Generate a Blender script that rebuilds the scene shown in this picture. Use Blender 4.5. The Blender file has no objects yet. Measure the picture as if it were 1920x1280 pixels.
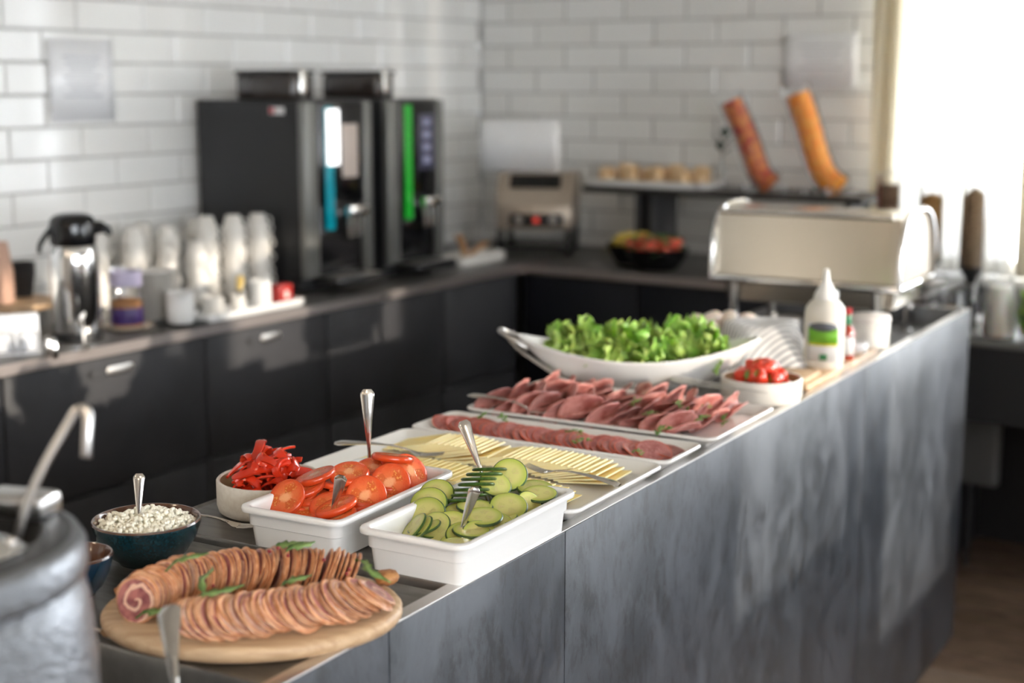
import bpy, bmesh, math, random
from math import pi, sin, cos, radians, sqrt
from mathutils import Vector, Matrix, Euler
random.seed(11)
rnd = random.uniform
SC = bpy.context.scene
COL = SC.collection

# ------------------------------------------------------------------ camera, world, sun, exposure
CAM_Z = 1.68
F_PX, PITCH, YAW = 2766.7, radians(10.04), radians(32.754)      # 1920 x 1280 frame
cam_d = bpy.data.cameras.new('camera')
cam = bpy.data.objects.new('camera', cam_d)
COL.objects.link(cam)
cam.location = (0, 0, CAM_Z)
cam.rotation_euler = (pi / 2 - PITCH, 0, YAW)
cam_d.sensor_width = 36
cam_d.lens = F_PX / 1920 * 36
cam_d.clip_start = 0.05
cam_d.clip_end = 60
cam_d.dof.use_dof = True
cam_d.dof.focus_distance = 2.16
cam_d.dof.aperture_fstop = 2.4
SC.camera = cam

world = bpy.data.worlds.new('sky')
SC.world = world
world.use_nodes = True
bg = world.node_tree.nodes['Background']
bg.inputs['Color'].default_value = (0.90, 0.95, 1.0, 1)
bg.inputs['Strength'].default_value = 8.0

sun_d = bpy.data.lights.new('sun', 'SUN')
sun_d.energy = 2.7
sun_d.angle = radians(0.8)
sun_d.color = (1.0, 0.9, 0.76)
sun = bpy.data.objects.new('sun', sun_d)
COL.objects.link(sun)
SUN_EL, SUN_AZ = radians(8.0), radians(10)                        # low sun, from the side windows
sdir = Vector((-cos(SUN_EL) * cos(SUN_AZ), -cos(SUN_EL) * sin(SUN_AZ), -sin(SUN_EL)))
sun.rotation_euler = sdir.to_track_quat('-Z', 'Y').to_euler()
sun.location = (6, 4, 4)

SC.view_settings.view_transform = 'Standard'
SC.view_settings.look = 'None'
SC.view_settings.gamma = 1
SC.view_settings.use_curve_mapping = False
SC.view_settings.exposure = 0.86
SC.cycles.use_denoising = True
SC.cycles.max_bounces = 10
SC.cycles.transparent_max_bounces = 16
SC.cycles.sample_clamp_indirect = 8

# ------------------------------------------------------------------ geometry helpers
class G:
    """collects vertices and faces, then becomes one mesh"""
    def __init__(s):
        s.v, s.f, s.m = [], [], []
    def add(s, vs, fs, mi=0, mat=None):
        b = len(s.v)
        s.v += [tuple(mat @ Vector(p)) if mat is not None else tuple(p) for p in vs]
        for f in fs:
            s.f.append(tuple(i + b for i in f)); s.m.append(mi)
        return s
    def mesh(s, name, mats, ang=35):
        me = bpy.data.meshes.new(name)
        me.from_pydata(s.v, [], s.f)
        for m in (mats if isinstance(mats, (list, tuple)) else [mats]):
            me.materials.append(m)
        me.polygons.foreach_set('material_index', s.m)
        bm = bmesh.new(); bm.from_mesh(me)
        bmesh.ops.recalc_face_normals(bm, faces=bm.faces); bm.to_mesh(me); bm.free()
        me.polygons.foreach_set('use_smooth', [True] * len(me.polygons))
        if ang < 180:
            me.set_sharp_from_angle(angle=radians(ang))
        me.update()
        return me

def O(name, me, parent=None, loc=(0, 0, 0), rot=(0, 0, 0), scale=(1, 1, 1)):
    o = bpy.data.objects.new(name, me)
    COL.objects.link(o)
    o.location = loc; o.rotation_euler = rot; o.scale = scale
    if parent is not None:
        o.parent = parent
    return o

def tag(o, label, cat, group=None, kind=None):
    o['label'] = label; o['category'] = cat
    if group: o['group'] = group
    if kind: o['kind'] = kind
    return o

def thing(name, label, cat, loc=(0, 0, 0), rz=0.0, group=None):
    o = bpy.data.objects.new(name, None)
    COL.objects.link(o)
    o.empty_display_size = 0.03
    o.location = loc; o.rotation_euler = (0, 0, rz)
    return tag(o, label, cat, group)

def struct(o):
    o['kind'] = 'structure'
    return o

def dup(o, label=None, group=None, parent=None):
    c = o.copy(); COL.objects.link(c)
    if parent is not None: c.parent = parent
    if label: c['label'] = label
    if group: c['group'] = group
    for ch in list(o.children):
        dup(ch, parent=c)
    return c

def rect(hx, hy, r, n=5):
    r = min(r, hx * .999, hy * .999)
    pts = []
    for cxs, cys, a0 in ((1, 1, 0), (-1, 1, pi / 2), (-1, -1, pi), (1, -1, 1.5 * pi)):
        for k in range(n + 1):
            a = a0 + pi / 2 * k / n
            pts.append((cxs * (hx - r) + r * cos(a), cys * (hy - r) + r * sin(a)))
    return pts

def loft(g, secs, mi=0, cap0=True, cap1=True, closed=True, mat=None):
    n = len(secs[0]); vs = [p for s in secs for p in s]; fs = []
    for i in range(len(secs) - 1):
        for k in range(n if closed else n - 1):
            a = i * n + k; b = i * n + (k + 1) % n
            fs.append((a, b, b + n, a + n))
    if cap0: fs.append(tuple(range(n - 1, -1, -1)))
    if cap1: fs.append(tuple(range((len(secs) - 1) * n, len(secs) * n)))
    return g.add(vs, fs, mi, mat)

def box(g, x0, x1, y0, y1, z0, z1, b=0.0, mi=0, mat=None):
    if b <= 0:
        vs = [(x, y, z) for z in (z0, z1) for x, y in ((x0, y0), (x1, y0), (x1, y1), (x0, y1))]
        return g.add(vs, [(3, 2, 1, 0), (4, 5, 6, 7), (0, 1, 5, 4), (1, 2, 6, 5), (2, 3, 7, 6), (3, 0, 4, 7)], mi, mat)
    cx_, cy_, hx, hy = (x0 + x1) / 2, (y0 + y1) / 2, (x1 - x0) / 2, (y1 - y0) / 2
    secs = []
    for ins, z in ((b, z0), (b * .3, z0 + b * .3), (0, z0 + b), (0, z1 - b), (b * .3, z1 - b * .3), (b, z1)):
        secs.append([(cx_ + px, cy_ + py, z) for px, py in rect(hx - ins, hy - ins, max(b - ins, b * .25), 2)])
    return loft(g, secs, mi, mat=mat)

def lathe(g, prof, n=32, mi=0, mat=None, sx=1.0, sy=1.0, cap0=False, cap1=False):
    secs = [[(r * sx * cos(2 * pi * k / n), r * sy * sin(2 * pi * k / n), z) for k in range(n)] for r, z in prof]
    return loft(g, secs, mi, cap0, cap1, mat=mat)

def frames(path):
    P = [Vector(p) for p in path]; T = []
    for i in range(len(P)):
        T.append((P[min(i + 1, len(P) - 1)] - P[max(i - 1, 0)]).normalized())
    up = Vector((0, 0, 1)) if abs(T[0].z) < .9 else Vector((0, 1, 0))
    N = []
    for t in T:
        nrm = (up - t * up.dot(t))
        nrm = nrm.normalized() if nrm.length > 1e-6 else Vector((1, 0, 0))
        N.append(nrm); up = nrm
    return P, T, N

def tube(g, path, rad, n=10, mi=0, flat=1.0, mat=None, cap=True):
    P, T, N = frames(path); secs = []
    for i, p in enumerate(P):
        r = rad[i] if isinstance(rad, (list, tuple)) else rad
        fl = flat[i] if isinstance(flat, (list, tuple)) else flat
        b = T[i].cross(N[i])
        secs.append([tuple(p + b * (r * cos(2 * pi * k / n)) + N[i] * (r * fl * sin(2 * pi * k / n))) for k in range(n)])
    return loft(g, secs, mi, cap, cap, mat=mat)

def smooth_path(pts, n=6):
    """Catmull-Rom through the points"""
    P = [Vector(p) for p in pts]; P = [P[0] * 2 - P[1]] + P + [P[-1] * 2 - P[-2]]; out = []
    for i in range(1, len(P) - 2):
        for k in range(n):
            t = k / n; a, b, c, d = P[i - 1:i + 3]
            out.append(.5 * ((2 * b) + (c - a) * t + (2 * a - 5 * b + 4 * c - d) * t * t + (3 * b - a - 3 * c + d) * t ** 3))
    out.append(P[-2])
    return out

def sphere(g, r, c=(0, 0, 0), n=12, mi=0, sz=1.0, jit=0.0):
    secs = []
    m = max(4, n // 2)
    vs = [(c[0], c[1], c[2] - r * sz)]
    for i in range(1, m):
        a = -pi / 2 + pi * i / m
        for k in range(n):
            q = r * (1 + rnd(-jit, jit))
            vs.append((c[0] + q * cos(a) * cos(2 * pi * k / n), c[1] + q * cos(a) * sin(2 * pi * k / n), c[2] + q * sz * sin(a)))
    vs.append((c[0], c[1], c[2] + r * sz)); fs = []
    for k in range(n):
        fs.append((0, 1 + (k + 1) % n, 1 + k))
        fs.append((len(vs) - 1, 1 + (m - 2) * n + k, 1 + (m - 2) * n + (k + 1) % n))
    for i in range(m - 2):
        for k in range(n):
            a = 1 + i * n + k; b = 1 + i * n + (k + 1) % n
            fs.append((a, b, b + n, a + n))
    return g.add(vs, fs, mi)

# island frame: the buffet counter stands 2.41 degrees off the walls
TH = radians(2.41)
RI = Matrix.Rotation(TH, 4, 'Z')
def I(x, y, z): return RI @ Vector((x, y, z))
def put(o, p, n=None, xd=None, spin=0.0, frame=RI):
    """stand o at p (counter frame), its z axis along n and its x axis near xd"""
    zax = Vector(n).normalized() if n is not None else Vector((0, 0, 1))
    x0 = Vector(xd) if xd is not None else Vector((cos(spin), sin(spin), 0))
    x0 = x0 - zax * x0.dot(zax)
    if x0.length < 1e-4: x0 = Vector((0, 1, 0)) - zax * zax.y
    x0.normalize(); y0 = zax.cross(x0)
    m = Matrix((x0, y0, zax)).transposed().to_4x4(); m.translation = Vector(p)
    m = frame @ m
    o.location = m.to_translation(); o.rotation_euler = m.to_euler()
    return o
# a spot of the photograph's frame on the horizontal plane z, in the counter frame
_fh = Vector((-sin(YAW), cos(YAW), 0)); _r = Vector((cos(YAW), sin(YAW), 0)); _u0 = Vector((0, 0, 1))
_fw = _fh * cos(PITCH) - _u0 * sin(PITCH); _u = _fh * sin(PITCH) + _u0 * cos(PITCH)
def W(px, py, z):
    d = _fw * F_PX + _r * (px - 960) - _u * (py - 640)
    return Vector((0, 0, CAM_Z)) + d * ((z - CAM_Z) / d.z)
def AT(px, py, z): return RI.inverted() @ W(px, py, z)

# ------------------------------------------------------------------ material helpers
def mk(name):
    m = bpy.data.materials.new(name); m.use_nodes = True
    nt = m.node_tree; return m, nt, nt.nodes['Principled BSDF']
def nd(nt, t, **kw):
    n = nt.nodes.new(t)
    for k, v in kw.items():
        if k in n.inputs: n.inputs[k].default_value = v
        else: setattr(n, k, v)
    return n
def c4(c): return (c[0], c[1], c[2], 1)
def mixc(nt, fac, a, b):
    n = nt.nodes.new('ShaderNodeMix'); n.data_type = 'RGBA'
    for s, v in ((0, fac), (6, a), (7, b)):
        if hasattr(v, 'is_linked') or hasattr(v, 'links'): nt.links.new(v, n.inputs[s])
        else: n.inputs[s].default_value = c4(v) if s else v
    return n.outputs[2]
def math_(nt, op, a, b=None, c=None, clamp=False):
    n = nt.nodes.new('ShaderNodeMath'); n.operation = op; n.use_clamp = clamp
    for i, v in enumerate((a, b, c)):
        if v is None: continue
        if hasattr(v, 'links'): nt.links.new(v, n.inputs[i])
        else: n.inputs[i].default_value = v
    return n.outputs[0]
def step_(nt, v, lo, hi):
    n = nt.nodes.new('ShaderNodeMapRange'); n.interpolation_type = 'SMOOTHSTEP'
    nt.links.new(v, n.inputs[0]); n.inputs[1].default_value = lo; n.inputs[2].default_value = hi
    return n.outputs[0]
def noise_(nt, scale, detail=3, rough=.55, coord='Object', stretch=(1, 1, 1), dist=0.0):
    tc = nt.nodes.new('ShaderNodeTexCoord'); mp = nt.nodes.new('ShaderNodeMapping')
    mp.inputs['Scale'].default_value = stretch
    nt.links.new(tc.outputs[coord], mp.inputs[0])
    n = nd(nt, 'ShaderNodeTexNoise', Scale=scale, Detail=detail, Roughness=rough, Distortion=dist)
    nt.links.new(mp.outputs[0], n.inputs['Vector'])
    return n.outputs['Fac']
def bump_(nt, b, h, strength, dist=.002):
    n = nd(nt, 'ShaderNodeBump', Strength=strength, Distance=dist)
    nt.links.new(h, n.inputs['Height']); nt.links.new(n.outputs[0], b.inputs['Normal'])

def M(name, col, rough=.5, metal=0.0, spec=.5, sss=0.0, sss_r=(1, .3, .1), col2=None, nscale=20, nlo=.4, nhi=.6, stretch=(1, 1, 1),
      bump=0.0, bscale=60, bdist=.002, coat=0.0, coord='Object', emit=None, estr=0.0, detail=4):
    m, nt, b = mk(name)
    b.inputs['Base Color'].default_value = c4(col)
    b.inputs['Roughness'].default_value = rough; b.inputs['Metallic'].default_value = metal
    b.inputs['Specular IOR Level'].default_value = spec
    if coat: b.inputs['Coat Weight'].default_value = coat; b.inputs['Coat Roughness'].default_value = .08
    if sss:
        b.inputs['Subsurface Weight'].default_value = sss; b.inputs['Subsurface Radius'].default_value = sss_r
        b.inputs['Subsurface Scale'].default_value = .006
    if col2 is not None:
        f = step_(nt, noise_(nt, nscale, detail, .6, coord, stretch), nlo, nhi)
        nt.links.new(mixc(nt, f, col, col2), b.inputs['Base Color'])
    if bump:
        bump_(nt, b, noise_(nt, bscale, 3, .6, coord, stretch), bump, bdist)
    if emit is not None:
        b.inputs['Emission Color'].default_value = c4(emit); b.inputs['Emission Strength'].default_value = estr
    return m

def vary(m, amt=.3, hue=.0):
    """each piece a little lighter or darker than the next"""
    nt = m.node_tree; b = nt.nodes['Principled BSDF']; s = b.inputs['Base Color']
    h = nt.nodes.new('ShaderNodeHueSaturation'); oi = nt.nodes.new('ShaderNodeObjectInfo')
    if s.is_linked: nt.links.new(s.links[0].from_socket, h.inputs['Color'])
    else: h.inputs['Color'].default_value = s.default_value
    nt.links.new(math_(nt, 'MULTIPLY_ADD', oi.outputs['Random'], amt, 1 - amt * .5), h.inputs['Value'])
    if hue: nt.links.new(math_(nt, 'MULTIPLY_ADD', oi.outputs['Random'], hue, .5 - hue * .5), h.inputs['Hue'])
    nt.links.new(h.outputs[0], s)
    return m

def glassy(name, tint=(1, 1, 1), gloss=.12, rough=.02):
    m, nt, b = mk(name); out = nt.nodes['Material Output']
    tr = nd(nt, 'ShaderNodeBsdfTransparent'); tr.inputs[0].default_value = c4(tint)
    gl = nd(nt, 'ShaderNodeBsdfGlossy', Roughness=rough)
    lw = nd(nt, 'ShaderNodeLayerWeight', Blend=.25)
    mx = nt.nodes.new('ShaderNodeMixShader')
    f = math_(nt, 'MULTIPLY_ADD', lw.outputs['Fresnel'], .8, gloss * .4)
    nt.links.new(f, mx.inputs[0]); nt.links.new(tr.outputs[0], mx.inputs[1]); nt.links.new(gl.outputs[0], mx.inputs[2])
    nt.links.new(mx.outputs[0], out.inputs[0])
    return m

def sheer(name, col, trans=.45, clear=.25):
    m, nt, b = mk(name); out = nt.nodes['Material Output']
    df = nd(nt, 'ShaderNodeBsdfDiffuse'); df.inputs[0].default_value = c4(col)
    tl = nd(nt, 'ShaderNodeBsdfTranslucent'); tl.inputs[0].default_value = c4(col)
    tr = nd(nt, 'ShaderNodeBsdfTransparent')
    m1 = nt.nodes.new('ShaderNodeMixShader'); m1.inputs[0].default_value = trans
    nt.links.new(df.outputs[0], m1.inputs[1]); nt.links.new(tl.outputs[0], m1.inputs[2])
    m2 = nt.nodes.new('ShaderNodeMixShader'); m2.inputs[0].default_value = clear
    nt.links.new(m1.outputs[0], m2.inputs[1]); nt.links.new(tr.outputs[0], m2.inputs[2])
    nt.links.new(m2.outputs[0], out.inputs[0])
    return m

def wood(name, a, b_, scale=6, rough=.5, stretch=(1, 12, 12), coord='Object'):
    m, nt, b = mk(name)
    n = noise_(nt, scale, 6, .65, coord, stretch, .6)
    f = step_(nt, n, .3, .7)
    nt.links.new(mixc(nt, f, a, b_), b.inputs['Base Color'])
    b.inputs['Roughness'].default_value = rough
    bump_(nt, b, n, .25, .001)
    return m

# face of a cut slice: colour by distance from the centre
def radial(nt, R):
    tc = nt.nodes.new('ShaderNodeTexCoord'); sp = nt.nodes.new('ShaderNodeSeparateXYZ')
    nt.links.new(tc.outputs['Object'], sp.inputs[0])
    x, y = sp.outputs[0], sp.outputs[1]
    r = math_(nt, 'SQRT', math_(nt, 'ADD', math_(nt, 'MULTIPLY', x, x), math_(nt, 'MULTIPLY', y, y)))
    return math_(nt, 'DIVIDE', r, R), math_(nt, 'ARCTAN2', y, x)

def mat_tomato_face(R):
    m, nt, b = mk('tomato_flesh')
    r, a = radial(nt, R)
    wob = math_(nt, 'MULTIPLY_ADD', noise_(nt, 70, 3), .5, -.25)
    r = math_(nt, 'ADD', r, wob)
    lob = step_(nt, math_(nt, 'SINE', math_(nt, 'MULTIPLY_ADD', a, 3.0, .6)), -.45, .2)
    ch = math_(nt, 'MULTIPLY', math_(nt, 'MULTIPLY', step_(nt, r, .2, .3), step_(nt, r, .74, .64)), lob)
    core = step_(nt, r, .42, .10)
    c = mixc(nt, step_(nt, r, .4, 1.0), (.76, .165, .050), (.70, .080, .018))
    c = mixc(nt, math_(nt, 'MULTIPLY', core, .85), c, (.88, .42, .20))
    seeds = step_(nt, noise_(nt, 260, 1), .56, .64)
    gel = mixc(nt, seeds, (.58, .10, .015), (.80, .36, .08))
    c = mixc(nt, math_(nt, 'MULTIPLY', ch, .7), c, gel)
    nt.links.new(c, b.inputs['Base Color'])
    b.inputs['Roughness'].default_value = .22; b.inputs['Specular IOR Level'].default_value = .35
    b.inputs['Subsurface Weight'].default_value = .1; b.inputs['Subsurface Scale'].default_value = .005
    bump_(nt, b, math_(nt, 'ADD', math_(nt, 'MULTIPLY', ch, -.8), math_(nt, 'MULTIPLY', seeds, .35)), .5, .002)
    return m

def mat_cucumber_face(R):
    m, nt, b = mk('cucumber_flesh')
    r, a = radial(nt, R)
    c = mixc(nt, step_(nt, r, .5, 1.0), (.60, .57, .20), (.42, .48, .09))
    lob = step_(nt, math_(nt, 'SINE', math_(nt, 'MULTIPLY', a, 3.0)), -.2, .5)
    seeds = math_(nt, 'MULTIPLY', math_(nt, 'MULTIPLY', step_(nt, r, .14, .24), step_(nt, r, .62, .5)), lob)
    sd = math_(nt, 'MULTIPLY', seeds, step_(nt, noise_(nt, 190, 2), .45, .6))
    c = mixc(nt, math_(nt, 'MULTIPLY', seeds, .55), c, (.52, .50, .17))
    c = mixc(nt, math_(nt, 'MULTIPLY', sd, .7), c, (.60, .52, .22))
    nt.links.new(c, b.inputs['Base Color'])
    b.inputs['Roughness'].default_value = .25; b.inputs['Specular IOR Level'].default_value = .4
    b.inputs['Subsurface Weight'].default_value = .1; b.inputs['Subsurface Scale'].default_value = .004
    bump_(nt, b, sd, .3, .001)
    return m

def mat_pork_face(R):
    m, nt, b = mk('rolled_pork_meat')
    r, a = radial(nt, R)
    sp = math_(nt, 'ADD', math_(nt, 'MULTIPLY', r, 11.0), a)
    sp = math_(nt, 'ADD', sp, math_(nt, 'MULTIPLY', noise_(nt, 45, 3), 5.0))
    fat = step_(nt, math_(nt, 'SINE', sp), .45, .85)
    c = mixc(nt, step_(nt, noise_(nt, 60, 3), .35, .65), (.20, .055, .060), (.42, .15, .13))
    c = mixc(nt, math_(nt, 'MULTIPLY', fat, .85), c, (.78, .50, .36))
    c = mixc(nt, step_(nt, r, .82, .92), c, (.68, .36, .20))
    nt.links.new(c, b.inputs['Base Color'])
    b.inputs['Roughness'].default_value = .4
    b.inputs['Subsurface Weight'].default_value = .15; b.inputs['Subsurface Scale'].default_value = .003
    bump_(nt, b, fat, .3, .001)
    return m

def mat_salami_face(R):
    m, nt, b = mk('salami_meat')
    r, a = radial(nt, R)
    f = step_(nt, noise_(nt, 230, 2), .56, .66)
    c = mixc(nt, step_(nt, noise_(nt, 50, 2), .35, .65), (.30, .080, .070), (.42, .145, .13))
    c = mixc(nt, math_(nt, 'MULTIPLY', f, .55), c, (.60, .32, .29))
    nt.links.new(mixc(nt, step_(nt, r, .92, .99), c, (.50, .09, .045)), b.inputs['Base Color'])
    b.inputs['Roughness'].default_value = .33
    b.inputs['Subsurface Weight'].default_value = .15; b.inputs['Subsurface Scale'].default_value = .003
    return m

# ------------------------------------------------------------------ materials
m_tile = M('glazed_tile', (.92, .915, .895), .10, coat=.2)
m_tile2 = M('glazed_tile_warm', (.89, .88, .855), .12, coat=.2)
m_grout = M('grout', (.50, .49, .47), .8)
m_plaster = M('plaster', (.72, .70, .66), .8)
m_ceil = M('ceiling_paint', (.66, .61, .53), .85)
m_frame = M('window_frame_paint', (.82, .80, .76), .4)
m_pane = glassy('window_glass', (1, 1, 1), .08)
m_plank = [wood('floor_wood_a', (.10, .062, .040), (.22, .145, .10), 5, .45, (2, 14, 14)),
           wood('floor_wood_b', (.13, .09, .063), (.28, .20, .145), 5, .45, (2, 14, 14)),
           wood('floor_wood_c', (.075, .048, .033), (.17, .11, .072), 5, .45, (2, 14, 14))]
m_cab = M('charcoal_laminate', (.034, .034, .037), .50, spec=.25, col2=(.042, .042, .046), nscale=3)
m_cabdark = M('black_carcass', (.012, .012, .014), .6)
m_navy = M('midnight_blue_laminate', (.008, .010, .016), .5, spec=.25)
m_stone = M('dark_worktop', (.055, .052, .05), .35, col2=(.085, .08, .078), nscale=30)
m_steel = M('brushed_steel', (.62, .60, .58), .3, 1.0)
m_edge = M('steel_edge', (.42, .37, .35), .38, .9)
m_chrome = M('polished_chrome', (.86, .85, .83), .08, 1.0)
m_black = M('black_plastic', (.012, .012, .013), .35)
m_gloss = M('gloss_black', (.008, .008, .009), .12)
m_white = M('white_china', (.86, .85, .83), .18, coat=.25)
m_paper = M('laminated_paper', (.97, .97, .98), .35)
m_sleeve = M('plastic_sleeve', (.98, .98, 1.0), .12, coat=.3)
m_kett_grey = M('hammered_grey', (.25, .26, .28), .34, .85, bump=.7, bscale=70, bdist=.004, stretch=(1, 1, 2.5))

def mat_panel():
    m, nt, b = mk('concrete_laminate')
    big = noise_(nt, 8.0, 7, .68, 'Object', (1, 1, .6), .5)
    drip = noise_(nt, 42.0, 5, .75, 'Object', (1, 1, .42), .3)
    c = mixc(nt, step_(nt, big, .35, .68), (.025, .029, .037), (.060, .067, .080))
    c = mixc(nt, math_(nt, 'MULTIPLY', math_(nt, 'MULTIPLY', step_(nt, drip, .47, .60), step_(nt, big, .64, .42)), .9), c, (.008, .009, .011))
    c = mixc(nt, math_(nt, 'MULTIPLY', step_(nt, noise_(nt, 70, 3), .55, .8), .25), c, (.10, .107, .115))
    nt.links.new(c, b.inputs['Base Color'])
    nt.links.new(math_(nt, 'MULTIPLY_ADD', big, .25, .27), b.inputs['Roughness'])
    b.inputs['Specular IOR Level'].default_value = .7
    b.inputs['Coat Weight'].default_value = .35; b.inputs['Coat Roughness'].default_value = .36
    bump_(nt, b, drip, .06, .001)
    return m
m_panel = mat_panel()
def mat_plate():
    m, nt, b = mk('cooling_plate_metal')
    n = noise_(nt, 14, 4, .6, 'Object', (1, 5, 1))
    nt.links.new(mixc(nt, step_(nt, n, .3, .7), (.16, .15, .14), (.24, .23, .215)), b.inputs['Base Color'])
    b.inputs['Metallic'].default_value = .65; b.inputs['Roughness'].default_value = .34
    bump_(nt, b, noise_(nt, 160, 3), .12, .0006)
    return m
m_plate = mat_plate()

# ------------------------------------------------------------------ the room
XL, YB, XR, YF, ZC = -3.69, 5.487, 2.20, -3.50, 2.80
g = G(); box(g, XL - .2, XR + .2, YF - .2, YB + .3, -.12, -.012)
floor = struct(O('floor', g.mesh('floor', m_plank[2])))
pw, pl = .14, 1.97
pm = [G() for _ in m_plank]; pmesh = []
for i, gg in enumerate(pm):
    box(gg, 0, pl - .004, 0, pw - .003, -.014, 0, .0015); pmesh.append(gg.mesh('plank', m_plank[i]))
row = 0; y = YB - pw
while y > 1.2:
    off = (row * .63) % pl
    x = XL - off
    while x < XR:
        if x + pl > XL + .02:
            p = O('plank', random.choice(pmesh), floor, (x, y, 0))
        x += pl
    y -= pw; row += 1

g = G(); box(g, XL - .2, XR + .2, YF - .2, YB + .3, ZC, ZC + .1)
struct(O('ceiling', g.mesh('ceiling', m_ceil)))

def tile_mesh(mat, w, h):
    g = G(); b = .0035
    loft(g, [[(-.001, sx * (w / 2), sz * (h / 2)) for sx, sz in ((-1, -1), (1, -1), (1, 1), (-1, 1))],
             [(.0045, sx * (w / 2), sz * (h / 2)) for sx, sz in ((-1, -1), (1, -1), (1, 1), (-1, 1))],
             [(.008, sx * (w / 2 - b), sz * (h / 2 - b)) for sx, sz in ((-1, -1), (1, -1), (1, 1), (-1, 1))]], 0, False, True)
    return g.mesh('tile', mat, 12)
TW, THH = .280, .0985
tm = [tile_mesh(m_tile, TW - .006, THH - .006), tile_mesh(m_tile2, TW - .006, THH - .006)]
g = G(); box(g, XL - .12, XL - .008, YF, YB + .1, 0, ZC)
wall_left = struct(O('wall_left', g.mesh('wall_left', m_grout)))
z0 = 1.733
for k in range(-8, 6):
    zc = z0 + (k + .5) * THH
    j0 = 2.945 if k % 2 else 3.085
    for j in range(-6, 10):
        yc = j0 + (j + .5) * TW
        w0, w1 = max(yc - TW / 2, 1.4), min(yc + TW / 2, YB)
        if w1 - w0 < .05: continue
        t = O('tile', random.choice(tm), wall_left, (XL - .008, (w0 + w1) / 2, zc), (0, rnd(-.002, .002), rnd(-.0015, .0015)))
        t.scale = (1, (w1 - w0 - .006) / (TW - .006), 1)

WX0, WX1, WZ0, WZ1 = -1.865, 1.95, .97, 2.62                         # back window opening
g = G()
box(g, XL, WX0, YB + .008, YB + .16, 0, ZC); box(g, WX1, XR + .2, YB + .008, YB + .16, 0, ZC)
box(g, WX0, WX1, YB + .008, YB + .16, 0, WZ0); box(g, WX0, WX1, YB + .008, YB + .16, WZ1, ZC)
wall_back = struct(O('wall_back', g.mesh('wall_back', m_grout)))
for k in range(-8, 6):
    zc = z0 - .008 + (k + .5) * THH
    j0 = -3.408 if k % 2 else -3.549
    for j in range(-1, 7):
        xc = j0 + (j + .5) * TW * 1.01
        w0, w1 = max(xc - TW / 2, XL + .002), min(xc + TW / 2, WX0 - .02)
        if w1 - w0 < .05: continue
        t = O('tile', random.choice(tm), wall_back, ((w0 + w1) / 2, YB + .008, zc), (rnd(-.0015, .0015), 0, -pi / 2 + rnd(-.0015, .0015)))
        t.scale = (1, (w1 - w0 - .006) / (TW - .006), 1)

# side windows, outside the frame: a low sill line with a post, the sun comes through them
SILL, TOPZ = 1.08, 2.0
wins = [(3.06, 3.965, 1.08, 2.0), (4.06, 5.0, .70, 2.0), (-2.9, 1.15, 1.08, 2.55)]
g = G(); ys = [YF - .2] + [v for w in sorted(wins) for v in w[:2]] + [YB + .3]
for a, b in zip(ys[0::2], ys[1::2]): box(g, XR, XR + .15, a, b, 0, ZC)
for a, b, s_, t_ in wins:
    box(g, XR, XR + .15, a, b, 0, s_); box(g, XR, XR + .15, a, b, t_, ZC)
struct(O('wall_right', g.mesh('wall_right', M('taupe_plaster', (.26, .24, .22), .8))))
g = G(); box(g, XL - .12, XR + .2, YF - .15, YF, 0, ZC); struct(O('wall_front', g.mesh('wall_front', M('grey_plaster', (.30, .28, .26), .85))))

def window(n, p0, p1, z0, z1, axis, at, posts):
    """window along x (axis 0) or y (axis 1) between p0 and p1"""
    r = bpy.data.objects.new('window_%d' % n, None); COL.objects.link(r); struct(r)
    r.location = ((p0 + p1) / 2, at, z0) if axis == 0 else (at, (p0 + p1) / 2, z0)
    def bx(g, a, b, zz0, zz1, d=.03):
        if axis == 0: box(g, a - (p0 + p1) / 2, b - (p0 + p1) / 2, -d, d, zz0 - z0, zz1 - z0, .004)
        else: box(g, -d, d, a - (p0 + p1) / 2, b - (p0 + p1) / 2, zz0 - z0, zz1 - z0, .004)
    g = G(); w = .05
    bx(g, p0, p0 + w, z0, z1); bx(g, p1 - w, p1, z0, z1); bx(g, p0 + w, p1 - w, z0, z0 + w); bx(g, p0 + w, p1 - w, z1 - w, z1)
    O('window_frame', g.mesh('window_frame', m_frame), r)
    for q in posts:
        g = G(); bx(g, q - .035, q + .035, z0 + w, z1 - w); O('mullion', g.mesh('mullion', m_frame), r)
    e = [p0 + w] + [v for q in posts for v in (q - .035, q + .035)] + [p1 - w]
    for a, b in zip(e[0::2], e[1::2]):
        g = G(); bx(g, a, b, z0 + w, z1 - w, .004); O('pane', g.mesh('pane', m_pane), r)
    return r
window(1, WX0, WX1, WZ0, WZ1, 0, YB + .07, (-.62, .62))
window(2, 3.06, 3.965, 1.08, 2.0, 1, XR + .05, (3.83,))
window(3, -2.9, 1.15, 1.08, 2.55, 1, XR + .05, (-1.6, -.3))
window(4, 4.06, 5.0, .70, 2.0, 1, XR + .05, ())
g = G(); box(g, WX0 - .02, WX1, YB - .06, YB + .05, WZ0 - .03, WZ0)
sill = struct(O('trim_1', g.mesh('window_sill', m_frame)))

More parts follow.
